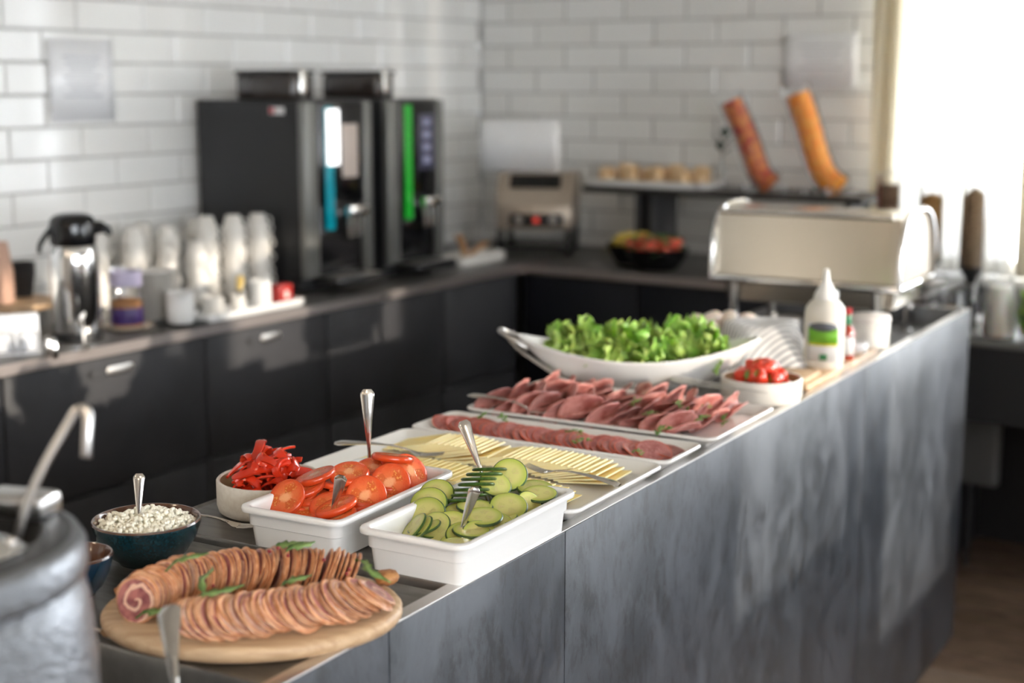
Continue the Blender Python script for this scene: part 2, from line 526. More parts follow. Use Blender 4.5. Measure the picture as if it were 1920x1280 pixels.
m_cur = sheer('sheer_cream_fabric', (.92, .84, .66), .11, .02)
m_voile = sheer('white_voile', (.97, .95, .90), .16, .20)
def curtain(x0, x1, label, amp=.022, folds=6, seed=0, mat=None):
    g = G(); n = folds * 10; zs = [.99, 1.4, 1.9, 2.3, 2.6]; secs = []
    for i in range(n + 1):
        t = i / n; x = x0 + (x1 - x0) * t
        secs.append([(x + .01 * sin(t * 9 + z * 2 + seed), amp * (.6 + .3 * z / 2) * sin(2 * pi * folds * t + seed + .4 * sin(z * 2)), z - 1.8) for z in zs])
    loft(g, secs, 0, False, False, False)
    o = O('curtain', g.mesh('curtain', mat or m_cur, 180), None, (0, 5.40, 1.8))
    md = o.modifiers.new('thickness', 'SOLIDIFY'); md.thickness = .001
    return tag(o, label, 'curtain', 'sheer curtains at the back window')
curtain(-1.88, -1.79, 'narrow cream sheer curtain gathered where the tiled wall ends', .016, 3, .5)
curtain(-1.775, -1.345, 'white voile curtain glowing behind the cereal dispensers', .022, 7, .9, m_voile)
curtain(-1.33, -.98, 'cream sheer curtain hanging behind the milk carafe', .03, 4, 1.6)
curtain(.95, 1.45, 'cream sheer curtain hanging far along the bright window', .03, 5, 2.2)
g = G(); tube(g, [(-1.95, 0, 0), (2.0, 0, 0)], .012)
tag(O('curtain_rail', g.mesh('curtain_rail', m_steel), None, (0, 5.40, 2.62)), 'thin steel curtain rail above the bright window', 'curtain rail')

# ceiling lamps over the room behind the camera
m_bulb = M('lamp_diffuser', (.9, .85, .75), .5, emit=(1.0, .78, .52), estr=4.0)
def ceiling_lamp(x, y, label):
    r = thing('ceiling_lamp', label, 'lamp', (x, y, ZC))
    g = G(); lathe(g, [(.001, -.001), (.05, -.001), (.05, -.02), (.001, -.025)], 24); O('canopy', g.mesh('canopy', m_black), r)
    g = G(); tube(g, [(0, 0, -.02), (0, 0, -.42)], .004, 6); O('cord', g.mesh('cord', m_black), r)
    g = G(); lathe(g, [(.02, -.40), (.06, -.42), (.15, -.50), (.17, -.54), (.165, -.54), (.145, -.505), (.02, -.41)], 32); O('shade', g.mesh('shade', m_black), r)
    g = G(); sphere(g, .05, (0, 0, -.49), 16); O('bulb', g.mesh('bulb', m_bulb, 180), r)
    ld_ = bpy.data.lights.new('lamp_light', 'AREA'); ld_.shape = 'DISK'; ld_.size = .28; ld_.energy = 4.5; ld_.color = (1.0, .80, .58)
    lo = bpy.data.objects.new('lamp_light', ld_); COL.objects.link(lo); lo.parent = r; lo.location = (0, 0, -.545)
for i, (x, y) in enumerate(((-2.3, -.2), (-.6, -.2), (1.1, -.2), (-2.3, -2.2), (-.6, -2.2), (1.1, -2.2))):
    ceiling_lamp(x, y, 'black dome ceiling lamp, %s, hanging over the room' % ['first of the near row', 'second of the near row', 'third of the near row', 'first of the far row', 'second of the far row', 'third of the far row'][i])

# ------------------------------------------------------------------ base cabinets and worktop
FX = -3.04
def cabinet(y0, y1, label, pull=None, hb=.585):
    r = thing('base_cabinet', label, 'cabinet', ((FX + XL) / 2, (y0 + y1) / 2, 0), 0, 'charcoal base cabinets along the tiled wall')
    ox, oy = (FX + XL) / 2, (y0 + y1) / 2
    g = G(); box(g, XL + .01 - ox, FX - .022 - ox, y0 + .001 - oy, y1 - .001 - oy, .10, .948)
    O('carcass', g.mesh('carcass', m_cabdark), r)
    g = G(); box(g, XL + .06 - ox, FX - .07 - ox, y0 + .001 - oy, y1 - .001 - oy, 0, .10)
    O('plinth', g.mesh('plinth', m_cabdark), r)
    for a, b in ((hb, .944), (.105, hb - .008)):
        g = G(); box(g, FX - .02 - ox, FX - ox, y0 + .002 - oy, y1 - .002 - oy, a, b, .002)
        d = O('drawer_front', g.mesh('drawer_front', m_cab), r)
        if pull and b > .9:
            p0, p1 = pull; hz = b - .04
            g = G()
            pts = rect((p1 - p0) / 2, .013, .013, 6)
            loft(g, [[(FX - ox + dx, (p0 + p1) / 2 - oy + q * s, hz + w * s) for q, w in pts] for dx, s in ((0, 1), (.0015, 1), (.0015, .9), (-.006, .88))], 0, False, True)
            h = O('handle', g.mesh('handle', m_black), d)
            g = G(); q0 = p0 + (p1 - p0) * .40
            pts = rect((p1 - q0) / 2, .0115, .0115, 6)
            loft(g, [[(FX - ox + dx, (p1 + q0) / 2 - oy + q * s, hz + w * s) for q, w in pts] for dx, s in ((.0, 1), (.003, 1), (.004, .9))], 0, True, True)
            O('grip', g.mesh('grip', m_steel), h)['label'] = 'bright steel grip lip'
    return r
cabinet(1.60, 2.358, 'charcoal cabinet beside the one under the napkin holder, cut by the frame edge', (1.9, 2.06))
cabinet(2.362, 3.073, 'charcoal drawer cabinet below the vacuum flask with a bright steel slot pull', (2.635, 2.795))
cabinet(3.077, 3.620, 'charcoal drawer cabinet below the white tray with a dark slot pull', (3.25, 3.40))
cabinet(3.624, 4.268, 'charcoal drawer cabinet below the first coffee machine')
cabinet(4.272, 4.76, 'charcoal drawer cabinet in the corner below the second coffee machine')
for i, (x0, x1) in enumerate(((-3.02, -2.52), (-2.516, -1.98), (-1.976, -1.46))):
    lab = ['midnight blue back cabinet nearest the corner, under the toaster', 'midnight blue back cabinet under the black fruit bowls', 'midnight blue back cabinet hidden partly behind the chafing dish'][i]
    r = thing('back_cabinet', lab, 'cabinet', ((x0 + x1) / 2, 5.12, 0), 0, 'midnight blue cabinets along the back wall')
    w = (x1 - x0) / 2
    g = G(); box(g, -w, w, -.32, .36, .10, .948); O('carcass', g.mesh('carcass', m_cabdark), r)
    g = G(); box(g, -w, w, -.28, .34, 0, .10); O('plinth', g.mesh('plinth', m_cabdark), r)
    g = G(); box(g, -w + .002, w - .002, -.342, -.322, .105, .944, .002); O('door', g.mesh('door', m_navy), r)
g = G(); box(g, XL, -3.026, 1.55, YB, .95, .98, .002); box(g, -3.026, -1.45, 4.764, YB, .95, .98, .002)
wt = O('worktop', g.mesh('worktop', m_stone), None, (0, 0, 0))
tag(wt, 'dark stone worktop with a steel front edge running round the corner', 'worktop')
g = G(); box(g, -3.026, -3.022, 1.55, 4.764, .9505, .9795); box(g, -3.022, -1.45, 4.760, 4.764, .9505, .9795)
O('edge_strip', g.mesh('edge_strip', m_edge), wt)

# lower counter under the window
wc = thing('window_counter', 'low dark counter under the bright window holding the cereal dispensers', 'counter', (.25, 5.1, 0))
g = G(); box(g, -1.69, 1.65, -.36, .38, .835, .862, .002); O('counter_top', g.mesh('counter_top', M('pale_stone_top', (.20, .20, .19), .25)), wc)
g = G(); box(g, -1.69, 1.65, -.345, -.325, .585, .835); O('apron', g.mesh('apron', m_cabdark), wc)
g = G(); box(g, -1.69, -1.66, -.32, .37, 0, .835); box(g, 1.60, 1.64, -.32, .37, 0, .835); O('side_panel', g.mesh('side_panel', m_cabdark), wc)
g = G(); box(g, -1.66, 1.60, .30, .34, 0, .835); O('back_panel', g.mesh('back_panel', m_cabdark), wc)
r = thing('radiator', 'pale grey ribbed radiator under the low window counter', 'radiator', (-1.33, 5.05, .0))
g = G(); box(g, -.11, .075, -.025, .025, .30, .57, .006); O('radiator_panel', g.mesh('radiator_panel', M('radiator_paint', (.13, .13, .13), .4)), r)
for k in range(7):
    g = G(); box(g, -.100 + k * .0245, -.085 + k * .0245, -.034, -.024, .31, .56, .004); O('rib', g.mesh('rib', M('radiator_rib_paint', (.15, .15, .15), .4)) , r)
g = G(); tube(g, [(-.02, 0, .3), (-.02, 0, .0)], .010); O('pipe', g.mesh('pipe', m_cabdark), r)

# ------------------------------------------------------------------ the buffet counter
OX, OY = -1.31, 2.40
isl = thing('buffet_counter', 'long buffet counter clad in grey concrete-look panels with a sunken metal top', 'counter', I(OX, OY, 0), TH)
def ib(name, mat, x0, x1, y0, y1, z0, z1, b=0.0):
    g = G(); box(g, x0 - OX, x1 - OX, y0 - OY, y1 - OY, z0, z1, b)
    return O(name, g.mesh(name, mat), isl)
ib('body', m_cabdark, -1.60, -1.022, .37, 4.35, .06, .965)
for a, b in ((.36, 1.4085), (1.4105, 1.865), (1.867, 3.362), (3.364, 4.37)):
    ib('cladding_panel', m_panel, -1.022, -1.0, a, b, .012, 1.018, .0012)
ib('end_panel', m_panel, -1.60, -1.022, 4.35, 4.37, .012, 1.018, .001)
ib('rear_panel', m_cabdark, -1.62, -1.60, .36, 4.37, .012, .985, .001)
ib('edge_trim', m_steel, -1.0225, -1.0, .36, 4.37, 1.018, 1.0205, .0008)
def plate(y0, y1):
    g = G(); secs = []; xl = -1.566 if y1 < 1.92 else -1.532
    cx_, cy_ = (xl - 1.012) / 2 - OX, (y0 + y1) / 2 - OY; hx, hy = (-1.012 - xl) / 2, (y1 - y0) / 2
    for ins, z in ((.004, .967), (0, .97), (0, 1.016), (.0015, 1.0195), (.004, 1.0205), (.007, 1.0195), (.009, 1.018)):
        secs.append([(cx_ + px, cy_ + py, z) for px, py in rect(hx - ins, hy - ins, .010 - ins * .5, 3)])
    loft(g, secs)
    O('cooling_plate', g.mesh('cooling_plate', m_plate), isl)
for a, b in ((.46, 1.03), (1.19, 1.548), (1.572, 1.905), (1.93, 2.285), (2.312, 2.648), (2.672, 3.0)): plate(a, b)
ib('deck', M('grey_deck', (.075, .073, .07), .5), -1.597, -1.0235, 3.01, 3.53, .967, 1.018, .002)
ib('lower_deck', M('dark_lower_deck', (.05, .049, .048), .5), -1.597, -1.0235, 3.532, 4.348, .965, .9675, .001)
ib('gap_rail', m_cabdark, -1.566, -1.012, 1.549, 1.571, .967, 1.004)
PZ = 1.0182                                                         # top of a cooling plate

# ------------------------------------------------------------------ dishes and trays on the buffet
def dish_mesh(name, hx, hy, prof, rad, mat, n=6):
    g = G()
    loft(g, [[(px, py, z) for px, py in rect(hx - i, hy - i, max(rad - i * .6, .003), n)] for i, z in prof])
    return g.mesh(name, mat, 40)
GN = [(.0185, 0), (.0165, .0015), (.0132, .0330), (.0102, .0346), (.0092, .051), (.0080, .0535), (.0005, .0545), (0, .056), (0, .0600), (.0012, .0618),
      (.004, .0625), (.0095, .0622), (.0120, .0605), (.0135, .056), (.0195, .010), (.024, .0065)]
TRAY = [(.030, 0), (.026, .001), (.006, .017), (.001, .0195), (0, .021), (0, .0235), (.0012, .0252), (.004, .0258), (.007, .0250), (.0245, .0110), (.030, .0090)]
m_melamine = M('white_melamine', (.82, .81, .79), .22, coat=.2)
m_plat = M('cream_white_platter', (.80, .78, .74), .2, coat=.25)
def dish(name, label, x, y, hx, hy, prof, rad, mat, rz=0.0, z=PZ):
    o = O(name, dish_mesh(name, hx, hy, prof, rad, mat), None, I(x, y, z), (0, 0, TH + rz))
    return tag(o, label, 'dish' if 'dish' in name else 'tray')
CUC, TOM = (-1.075, 1.722), (-1.287, 1.722)
dish('rectangular_dish', 'deep white rectangular dish holding the cucumber slices', *CUC, .089, .161, GN, .021, m_melamine)
dish('rectangular_dish', 'deep white rectangular dish holding the tomato slices', *TOM, .090, .161, GN, .021, m_melamine, radians(2))
dish('serving_tray', 'white rectangular tray under the sliced cheese', -1.260, 2.050, .265, .1625, TRAY, .024, m_plat)
dish('serving_tray', 'narrow white tray under the salami slices', -1.262, 2.302, .266, .0775, TRAY, .020, m_plat)
dish('serving_tray', 'white rectangular tray under the folded ham slices', -1.258, 2.572, .267, .1600, TRAY, .024, m_plat)

def slice_mesh(name, R, t, mats, n=28, oval=1.0, bulge=.03, wob=.02, sag=0.0):
    g = G(); ph = [rnd(0, 6.28) for _ in range(3)]; secs = []
    for fr, z in ((.04, t / 2), (.45, t / 2), (.8, t / 2), (.955, t / 2 * .96), (1, t / 2 * .6), (1 + bulge, 0), (1, -t / 2 * .6), (.955, -t / 2 * .96), (.5, -t / 2), (.04, -t / 2)):
        ring = []
        for k in range(n):
            a = 2 * pi * k / n
            q = R * fr * (1 + wob * (sin(2 * a + ph[0]) + .6 * sin(3 * a + ph[1])))
            x, y = q * cos(a), q * sin(a) * oval
            ring.append((x, y, z + sag * ((x / R) ** 2)))
        secs.append(ring)
    loft(g, secs)
    nf = len(g.f)
    for i in range(nf): g.m[i] = 0
    for i in range(3, 7):
        for k in range(n): g.m[i * n + k] = 1
    return g.mesh(name, mats, 50)

# --- tomato
RT = .0315
m_tskin = M('tomato_skin', (.66, .070, .014), .18, coat=.12)
tom_m = [slice_mesh('tomato_slice', RT * s, .0095, [mat_tomato_face(RT) if i == 0 else None, m_tskin], 32, o) for i, (s, o) in enumerate(((1, .97),))]
m_tf = vary(tom_m[0].materials[0], .3); vary(m_tskin, .3)
tom_m += [slice_mesh('tomato_slice', RT * s, t, [m_tf, m_tskin], 32, o) for s, o, t in ((.94, 1.0, .009), (1.05, .9, .010), (.86, 1, .008))]
def foods(name, mesh, p, n, label, cat, group, spin=None, frame=RI, xd=None):
    o = O(name, mesh); tag(o, label, cat, group)
    return put(o, p, n, xd, rnd(0, 6.28) if spin is None else spin, frame)
GT = 'tomato slices heaped in the deep white dish'
LT = 'round slice of ripe tomato in the heap filling the deep white dish'
def tom(p, n, lab=LT, m=None, spin=None): return foods('tomato_slice', m or random.choice(tom_m), p, n, lab, 'tomato slice', GT, spin)
for lay, (z, cnt) in enumerate(((1.034, 8), (1.047, 8), (1.060, 7), (1.072, 6))):
    for k in range(cnt):
        t = (k + .5) / cnt
        tom((TOM[0] + (-.034 if k % 2 else .034) + rnd(-.010, .010), TOM[1] - .112 + .225 * t + rnd(-.01, .01) + (.012 if lay % 2 else 0), z + rnd(-.003, .003)),
            (rnd(-.3, .3), rnd(-.35, .15), 1))
TOPS = [(655, 888, 1.099, (.10, -.20, 1), 2, 'whole tomato slice lying flat on top of the heap behind the dark spoon'),
        (731, 906, 1.080, (.45, -.72, .55), 0, 'tomato slice propped up showing its seed chambers near the dish edge'),
        (686, 930, 1.076, (.35, -.78, .52), 0, 'tomato slice standing against the dish edge beside the dark spoon'),
        (537, 934, 1.076, (.05, -.75, .62), 1, 'tomato slice leaning at the dish end beside the pepper bowl'),
        (736, 858, 1.104, (.02, .22, 1), 2, 'tomato slice seen edge-on at the very top beside the upright fork'),
        (768, 884, 1.082, (.72, -.15, .62), 0, 'tomato slice sliding down towards the empty end of its dish'),
        (745, 876, 1.086, (.55, .15, .75), 1, LT), (592, 893, 1.095, (-.25, -.15, .95), 2, LT), (572, 913, 1.083, (-.1, -.3, .95), 0, LT),
        (630, 905, 1.083, (.1, .1, 1), 1, LT), (620, 950, 1.066, (.2, -.35, .92), 0, LT), (588, 957, 1.060, (.1, -.25, .95), 2, LT),
        (703, 880, 1.088, (.15, -.25, .95), 0, LT), (700, 905, 1.078, (.2, -.2, .95), 3, LT), (650, 925, 1.075, (.3, -.5, .8), 3, LT), (775, 900, 1.062, (.6, .1, .8), 3, LT),
        (560, 935, 1.068, (-.2, -.45, .9), 1, LT), (650, 962, 1.057, (.4, -.3, .9), 0, LT)]
for px, py, z, n, k, lab in TOPS:
    tom(AT(px, py, z), n, lab, tom_m[k], 1.2 if 'seed' in lab else None)

# --- cucumber
RC = .0262
m_cskin = M('cucumber_skin', (.030, .075, .012), .3, col2=(.07, .14, .022), nscale=90, nlo=.45, nhi=.65)
m_cf = mat_cucumber_face(RC)
vary(m_cf, .25)
cuc_m = [slice_mesh('cucumber_slice', RC * s, t, [m_cf, m_cskin], 30, 1, .03, .012) for s, t in ((1, .0045), (1.05, .005), (.93, .004), (.86, .0042))]
GC = 'cucumber slices heaped in the deep white dish'
LC = 'round slice of cucumber in the heap filling the deep white dish'
def cuc(p, n, lab=LC, m=None): return foods('cucumber_slice', m or random.choice(cuc_m), p, n, lab, 'cucumber slice', GC)
for lay, (z, cnt) in enumerate(((1.030, 9), (1.037, 9), (1.045, 9), (1.053, 8), (1.060, 7))):
    for k in range(cnt):
        t = (k + .5) / cnt
        cuc((CUC[0] + (-.033 if k % 2 else .033) + rnd(-.008, .008), CUC[1] - .105 + .20 * t + rnd(-.008, .008) + (.011 if lay % 2 else 0), z + rnd(-.002, .002)),
            (rnd(-.22, .22), rnd(-.25, .1), 1))
up, fan = (-.16, .24, .95), (.22, -.60, .74)
TOPS = [(818, 926, 1.078, fan, 0), (804, 944, 1.074, fan, 1), (800, 963, 1.069, fan, 1), (776, 988, 1.062, (-.5, -.5, .7), 2), (786, 992, 1.060, (-.45, -.5, .75), 2),
        (846, 985, 1.062, (.25, -.5, .8), 0), (815, 985, 1.062, (.1, -.62, .75), 3), (822, 1005, 1.053, (.15, -.4, .9), 0), (872, 1003, 1.055, (.25, -.3, .92), 1), (900, 1003, 1.056, (.4, -.35, .85), 0),
        (858, 1016, 1.050, (.1, -.25, .95), 2),
        (918, 880, 1.103, up, 0), (908, 889, 1.099, up, 1), (898, 898, 1.094, up, 0), (893, 908, 1.089, up, 1), (884, 918, 1.084, up, 0), (880, 928, 1.079, up, 0), (866, 938, 1.073, up, 1),
        (955, 890, 1.094, (.30, -.66, .68), 1, 'large cucumber slice standing upright at the top of the heap'), (928, 908, 1.088, (.45, -.35, .82), 2),
        (953, 950, 1.072, (.30, -.42, .86), 1, 'pale cucumber slice lying face up with its seeds showing'), (992, 948, 1.066, (.80, -.28, .52), 3),
        (1003, 915, 1.078, (.1, -.12, 1), 1), (1012, 926, 1.076, (.12, -.16, 1), 0), (906, 969, 1.071, (.1, -.18, 1), 1, 'thick cucumber slice lying flat beside the dark spoon handle'),
        (890, 950, 1.074, (.06, -.05, 1), 0), (868, 955, 1.070, (.0, -.1, 1), 0), (928, 982, 1.060, (.2, -.3, .95), 0), (968, 963, 1.060, (.3, -.1, .95), 2), (1020, 935, 1.064, (.2, 0, 1), 3)]
for q in TOPS:
    cuc(AT(*q[:3]), q[3], q[5] if len(q) > 5 else LC, cuc_m[q[4]])

# --- cheese
m_cheese = M('yellow_cheese', (.95, .70, .20), .42, spec=.3, sss=.15, sss_r=(1, .7, .25), col2=(.96, .75, .28), nscale=25)
m_chedge = M('cheese_cut_edge', (.97, .86, .50), .4, sss=.15, sss_r=(1, .7, .3))
def cheese_mesh(w, d, t):
    g = G(); nn = 5
    xs = [-w / 2 + w * i / nn for i in range(nn + 1)]
    top = [(x, y, t / 2) for x in xs for y in (-d / 2, d / 2)]; bot = [(x, y, -t / 2) for x in xs for y in (-d / 2, d / 2)]
    m2 = len(top); F = []
    for i in range(nn):
        a = 2 * i; F += [(a, a + 2, a + 3, a + 1), (m2 + a, m2 + a + 1, m2 + a + 3, m2 + a + 2), (a, m2 + a, m2 + a + 2, a + 2), (a + 1, a + 3, m2 + a + 3, m2 + a + 1)]
    g.add(top + bot, [f for i, f in enumerate(F) if i % 4 < 2], 0); g.add(top + bot, [f for i, f in enumerate(F) if i % 4 > 1], 1)
    g.add([top[0], top[1], bot[1], bot[0]], [(0, 1, 2, 3)], 1)
    g.add([top[-2], top[-1], bot[-1], bot[-2]], [(3, 2, 1, 0)], 1)
    return g.mesh('cheese_slice', [m_cheese, m_chedge], 30)
vary(m_cheese, .1)
ch_m = [cheese_mesh(.094, .088, .0026), cheese_mesh(.090, .086, .0025)]; ch_thin = [cheese_mesh(.094, .088, .0014), cheese_mesh(.092, .086, .0013)]
ZT = PZ + .009
def cheese_row(x0, x1, y0, y1, pitch, tilt, label, group, rz=0.0, ms=None):
    n = int((x1 - x0) / pitch)
    for k in range(n):
        t = k / max(1, n - 1); x = x0 + (x1 - x0) * t
        yy = y0 + (y1 - y0) * t + .004 * sin(t * 5) + rnd(-.0008, .0008)
        tl = tilt * (1 - .55 * max(0, (t - .85) / .15))
        s = sin(tl)
        foods('cheese_slice', random.choice(ms or ch_m), (x - .045 + .0, yy, ZT + .003 + .047 * s + .0035 * sin(pi * t)), (-s, rnd(-.01, .01), cos(tl)), label, 'cheese slice', group, rz + rnd(-.012, .012))
cheese_row(-1.405, -1.262, 2.140, 2.130, .0105, radians(13), 'thin yellow cheese slice in the first fan along the back of the cheese tray', 'first fan of cheese slices', .06)
cheese_row(-1.240, -1.030, 2.128, 2.112, .0105, radians(13), 'thin yellow cheese slice in the long fan beside the salami tray', 'second fan of cheese slices', .03)
cheese_row(-1.400, -1.190, 2.005, 1.985, .0120, radians(6), 'thin yellow cheese slice in the front fan behind the tomato dish', 'third fan of cheese slices', -.03, ch_thin)
cheese_row(-1.178, -1.045, 1.982, 1.962, .0120, radians(6), 'thin yellow cheese slice in the front fan behind the cucumber dish', 'fourth fan of cheese slices', -.05, ch_thin)

# --- salami
RS = .034
m_sf = mat_salami_face(RS); m_srim = M('salami_rim', (.52, .10, .05), .4)
vary(m_sf, .45)
sal_m = [slice_mesh('salami_slice', RS * s, .0022, [m_sf, m_srim], 28, o, 0, .015, sg) for s, o, sg in ((1, 1, .004), (.95, .96, .006), (1.03, .95, .002))]
for row, (yy, x0, x1, n, lab, gr) in enumerate(((2.328, -1.475, -1.045, 17, 'round salami slice in the row beside the ham tray', 'rear row of salami slices'),
                                                (2.290, -1.478, -1.055, 34, 'round salami slice in the overlapping row beside the cheese tray', 'front row of salami slices'))):
    for k in range(n):
        t = k / (n - 1)
        foods('salami_slice', random.choice(sal_m), (x0 + (x1 - x0) * t, yy + rnd(-.004, .004), ZT + .004 + .004 * row + rnd(0, .003)), ((.18 if row == 0 else .30) + rnd(-.08, .14), -.10 * row + rnd(-.15, .08), 1), lab, 'salami slice', gr)

# --- ham, folded slices
m_ham = M('pink_ham', (.40, .135, .115), .32, spec=.4, sss=.1, sss_r=(1, .45, .35), col2=(.56, .26, .225), nscale=45)
def ham_mesh(R, h, flare, seed):
    random.seed(seed); g = G(); nu, nv = 14, 10; ph = rnd(0, 6)
    secs = []
    for i in range(nu + 1):
        b = -R + 2 * R * i / nu
        hw = R * sqrt(max(0.0, 1 - (b / R) ** 2)) + .004
        s = abs(b); sg = 1 if b >= 0 else -1
        ring = []
        for j in range(nv + 1):
            a = hw * (2 * j / nv - 1)
            zz = sg * (h * (1 - math.exp(-s / .006)) + s * flare * (1 if sg > 0 else .25)) + .0016 * sin(a * 170 + ph) * (s / R)
            ring.append((s, a, zz + .0012 * sin(a * 90 + b * 60 + ph)))
        secs.append(ring)
    loft(g, secs, 0, False, False, False)
    return g.mesh('ham_slice', m_ham, 180)
vary(m_ham, .4)
ham_m = [ham_mesh(.043, .0085, .20, 3), ham_mesh(.046, .010, .28, 4), ham_mesh(.040, .007, .14, 5), ham_mesh(.044, .012, .1, 6)]
random.seed(21)
for row, yy in enumerate((2.468, 2.525, 2.590, 2.650)):
    for k in range(11):
        x = -1.475 + .040 * k + rnd(-.006, .006) + (.018 if row % 2 else 0)
        o = O('ham_slice', random.choice(ham_m)); md = o.modifiers.new('thickness', 'SOLIDIFY'); md.thickness = .0016
        tag(o, ['folded pink ham slice in the row beside the salami tray', 'folded pink ham slice in the second row from the salami tray',
                'folded pink ham slice in the third row from the salami tray', 'folded pink ham slice in the row beside the lettuce boat'][row], 'ham slice', 'folded ham slices, row %d' % (row + 1))
        az = rnd(-.9, -.2) if row % 2 == 0 else rnd(-.4, .5); el = rnd(.35, .85)
        xd = Vector((cos(az) * cos(el), sin(az) * cos(el), sin(el)))
        nn = Vector((-cos(az) * sin(el), -sin(az) * sin(el), cos(el))) + Vector((rnd(-.15, .15), rnd(-.3, .0), 0))
        put(o, (x - .010, yy + rnd(-.006, .006), ZT + .010 + rnd(0, .004)), nn, xd)

# --- herb sprigs
m_herb = M('herb_leaf', (.10, .22, .035), .5, col2=(.20, .36, .07), nscale=60)
def sprig_mesh(n, L, seed, lw=.006):
    random.seed(seed); g = G(); P = smooth_path([(0, 0, 0), (L * .35, rnd(-.004, .004), .005), (L * .7, rnd(-.006, .006), .006), (L, rnd(-.01, .01), .003)], 4)
    tube(g, P, .0007, 5)
    for k in range(n):
        t = (k + 1) / (n + .5); p = P[min(int(t * (len(P) - 1)), len(P) - 1)]; a = (1 if k % 2 else -1) * rnd(.5, 1.2); l = rnd(.007, .013)
        d = Vector((cos(a), sin(a), rnd(.0, .7))).normalized(); s = d.cross(Vector((0, 0, 1))).normalized() * lw * rnd(.35, .6); u = Vector((0, 0, .0015))
        g.add([p, p + d * l * .5 + s + u, p + d * l, p + d * l * .5 - s + u, p + d * l * .5 - u * .6], [(0, 1, 4), (1, 2, 4), (2, 3, 4), (3, 0, 4), (0, 3, 1), (3, 2, 1)])
    return g.mesh('herb_sprig', m_herb, 180)
spr = [sprig_mesh(9, .030, 1), sprig_mesh(12, .040, 2), sprig_mesh(7, .022, 3)]
random.seed(31)
for px, py, z, on in [(1300, 790, 1.06, 'folded ham'), (1352, 800, 1.05, 'folded ham'), (1235, 775, 1.062, 'folded ham'), (1040, 725, 1.06, 'folded ham'), (1075, 722, 1.065, 'folded ham'), (1290, 770, 1.065, 'folded ham'), (1180, 760, 1.065, 'folded ham'), (1310, 765, 1.06, 'folded ham'),
                      (1195, 843, 1.045, 'salami'), (900, 783, 1.045, 'salami'), (950, 795, 1.045, 'salami'), (1230, 818, 1.045, 'salami'), (1110, 826, 1.047, 'salami'), (1060, 810, 1.047, 'salami')]:
    foods('herb_sprig', random.choice(spr), AT(px, py, z), (rnd(-.3, .3), rnd(-.4, .1), 1), 'small green herb sprig garnishing the ' + on, 'herb', 'herb sprigs on the ' + on)

# ------------------------------------------------------------------ pork roll on its board
m_board = wood('pale_board_wood', (.42, .26, .14), (.62, .43, .26), 7, .5, (1, 9, 9))
g = G(); BC = (-1.160, 1.345)
lathe(g, [(.02, 0), (.172, 0), (.182, .004), (.1855, .010), (.1855, .016), (.182, .0205), (.176, .0225), (.02, .0225)], 56, cap0=True, cap1=True, sy=.80)
o = O('wooden_board', g.mesh('wooden_board', m_board, 40)); tag(o, 'oval pale wooden board under the sliced pork roll', 'board')
put(o, (*BC, PZ), None, None, radians(31))
RP = .0315
m_pf = mat_pork_face(RP); m_prind = M('roasted_rind', (.44, .175, .070), .38, col2=(.62, .33, .18), nscale=60, bump=.3, bscale=200, bdist=.001)
vary(m_pf, .35); vary(m_prind, .5)
pk_m = [slice_mesh('pork_roll_slice', RP * s, .0032, [m_pf, m_prind], 26, o_, .02, .03) for s, o_ in ((1, .92), (1.04, .86), (.95, .95), (1.0, .88))]
def pork(path, n, lab, gr, lean, r0=.85):
    P, T, N = frames(smooth_path(path, 12)); L = len(P) - 1
    for k in range(n):
        t = k / (n - 1); f = t * L; i = min(int(f), L - 1); p = P[i].lerp(P[i + 1], f - i); tg = T[i].lerp(T[i + 1], f - i)
        nn = (tg * lean[0] + Vector((0, 0, lean[1])) + Vector((.57, -.78, .1)) * lean[2] + Vector((rnd(-.07, .07), rnd(-.07, .07), rnd(-.06, .06))))
        o = foods('pork_roll_slice', random.choice(pk_m), p + Vector((rnd(-.002, .002), rnd(-.002, .002), rnd(-.0015, .0015))), nn, lab, 'pork slice', gr)
        s = 1 if 0.06 < t < .94 else r0
        o.scale = (s, s, 1)
ZP = PZ + .0225 + .0255
pork([(-1.243, 1.228, ZP), (-1.243, 1.285, ZP + .002), (-1.218, 1.338, ZP + .003), (-1.178, 1.382, ZP + .003), (-1.128, 1.414, ZP + .003), (-1.072, 1.432, ZP + .002)],
     62, 'slice of rolled pork in the row beside the cottage cheese bowl', 'rear row of pork roll slices', (-.9, .30, .30), .95)
pork([(-1.152, 1.222, ZP - .004), (-1.108, 1.252, ZP - .002), (-1.070, 1.290, ZP - .001), (-1.040, 1.330, ZP), (-1.020, 1.372, ZP - .001), (-1.015, 1.408, ZP - .004)],
     62, 'slice of rolled pork in the row nearest the grey cladding', 'front row of pork roll slices', (.62, .62, .42))
m_arug = M('rocket_leaf', (.08, .17, .035), .45, col2=(.20, .30, .09), nscale=50)
def rocket(seed, L):
    random.seed(seed); g = G(); P = smooth_path([(0, 0, 0), (L * .3, .003, .006), (L * .6, -.004, .008), (L, .006, .0)], 5); P_, T_, N_ = frames(P); secs = []
    for i, p in enumerate(P_):
        t = i / (len(P_) - 1); w = .0010 + .0042 * max(0, sin(pi * min(1, max(0, (t - .15) / .85)))) * (1 + .5 * sin(t * 26)); s = T_[i].cross(N_[i])
        secs.append([tuple(p - s * w + N_[i] * .0015), tuple(p - N_[i] * .0008), tuple(p + s * w + N_[i] * .0015), tuple(p + N_[i] * .0010)])
    loft(g, secs)
    return g.mesh('rocket_leaf', m_arug, 180)
rk = [rocket(5, .055), rocket(6, .07), rocket(7, .045)]
random.seed(41)
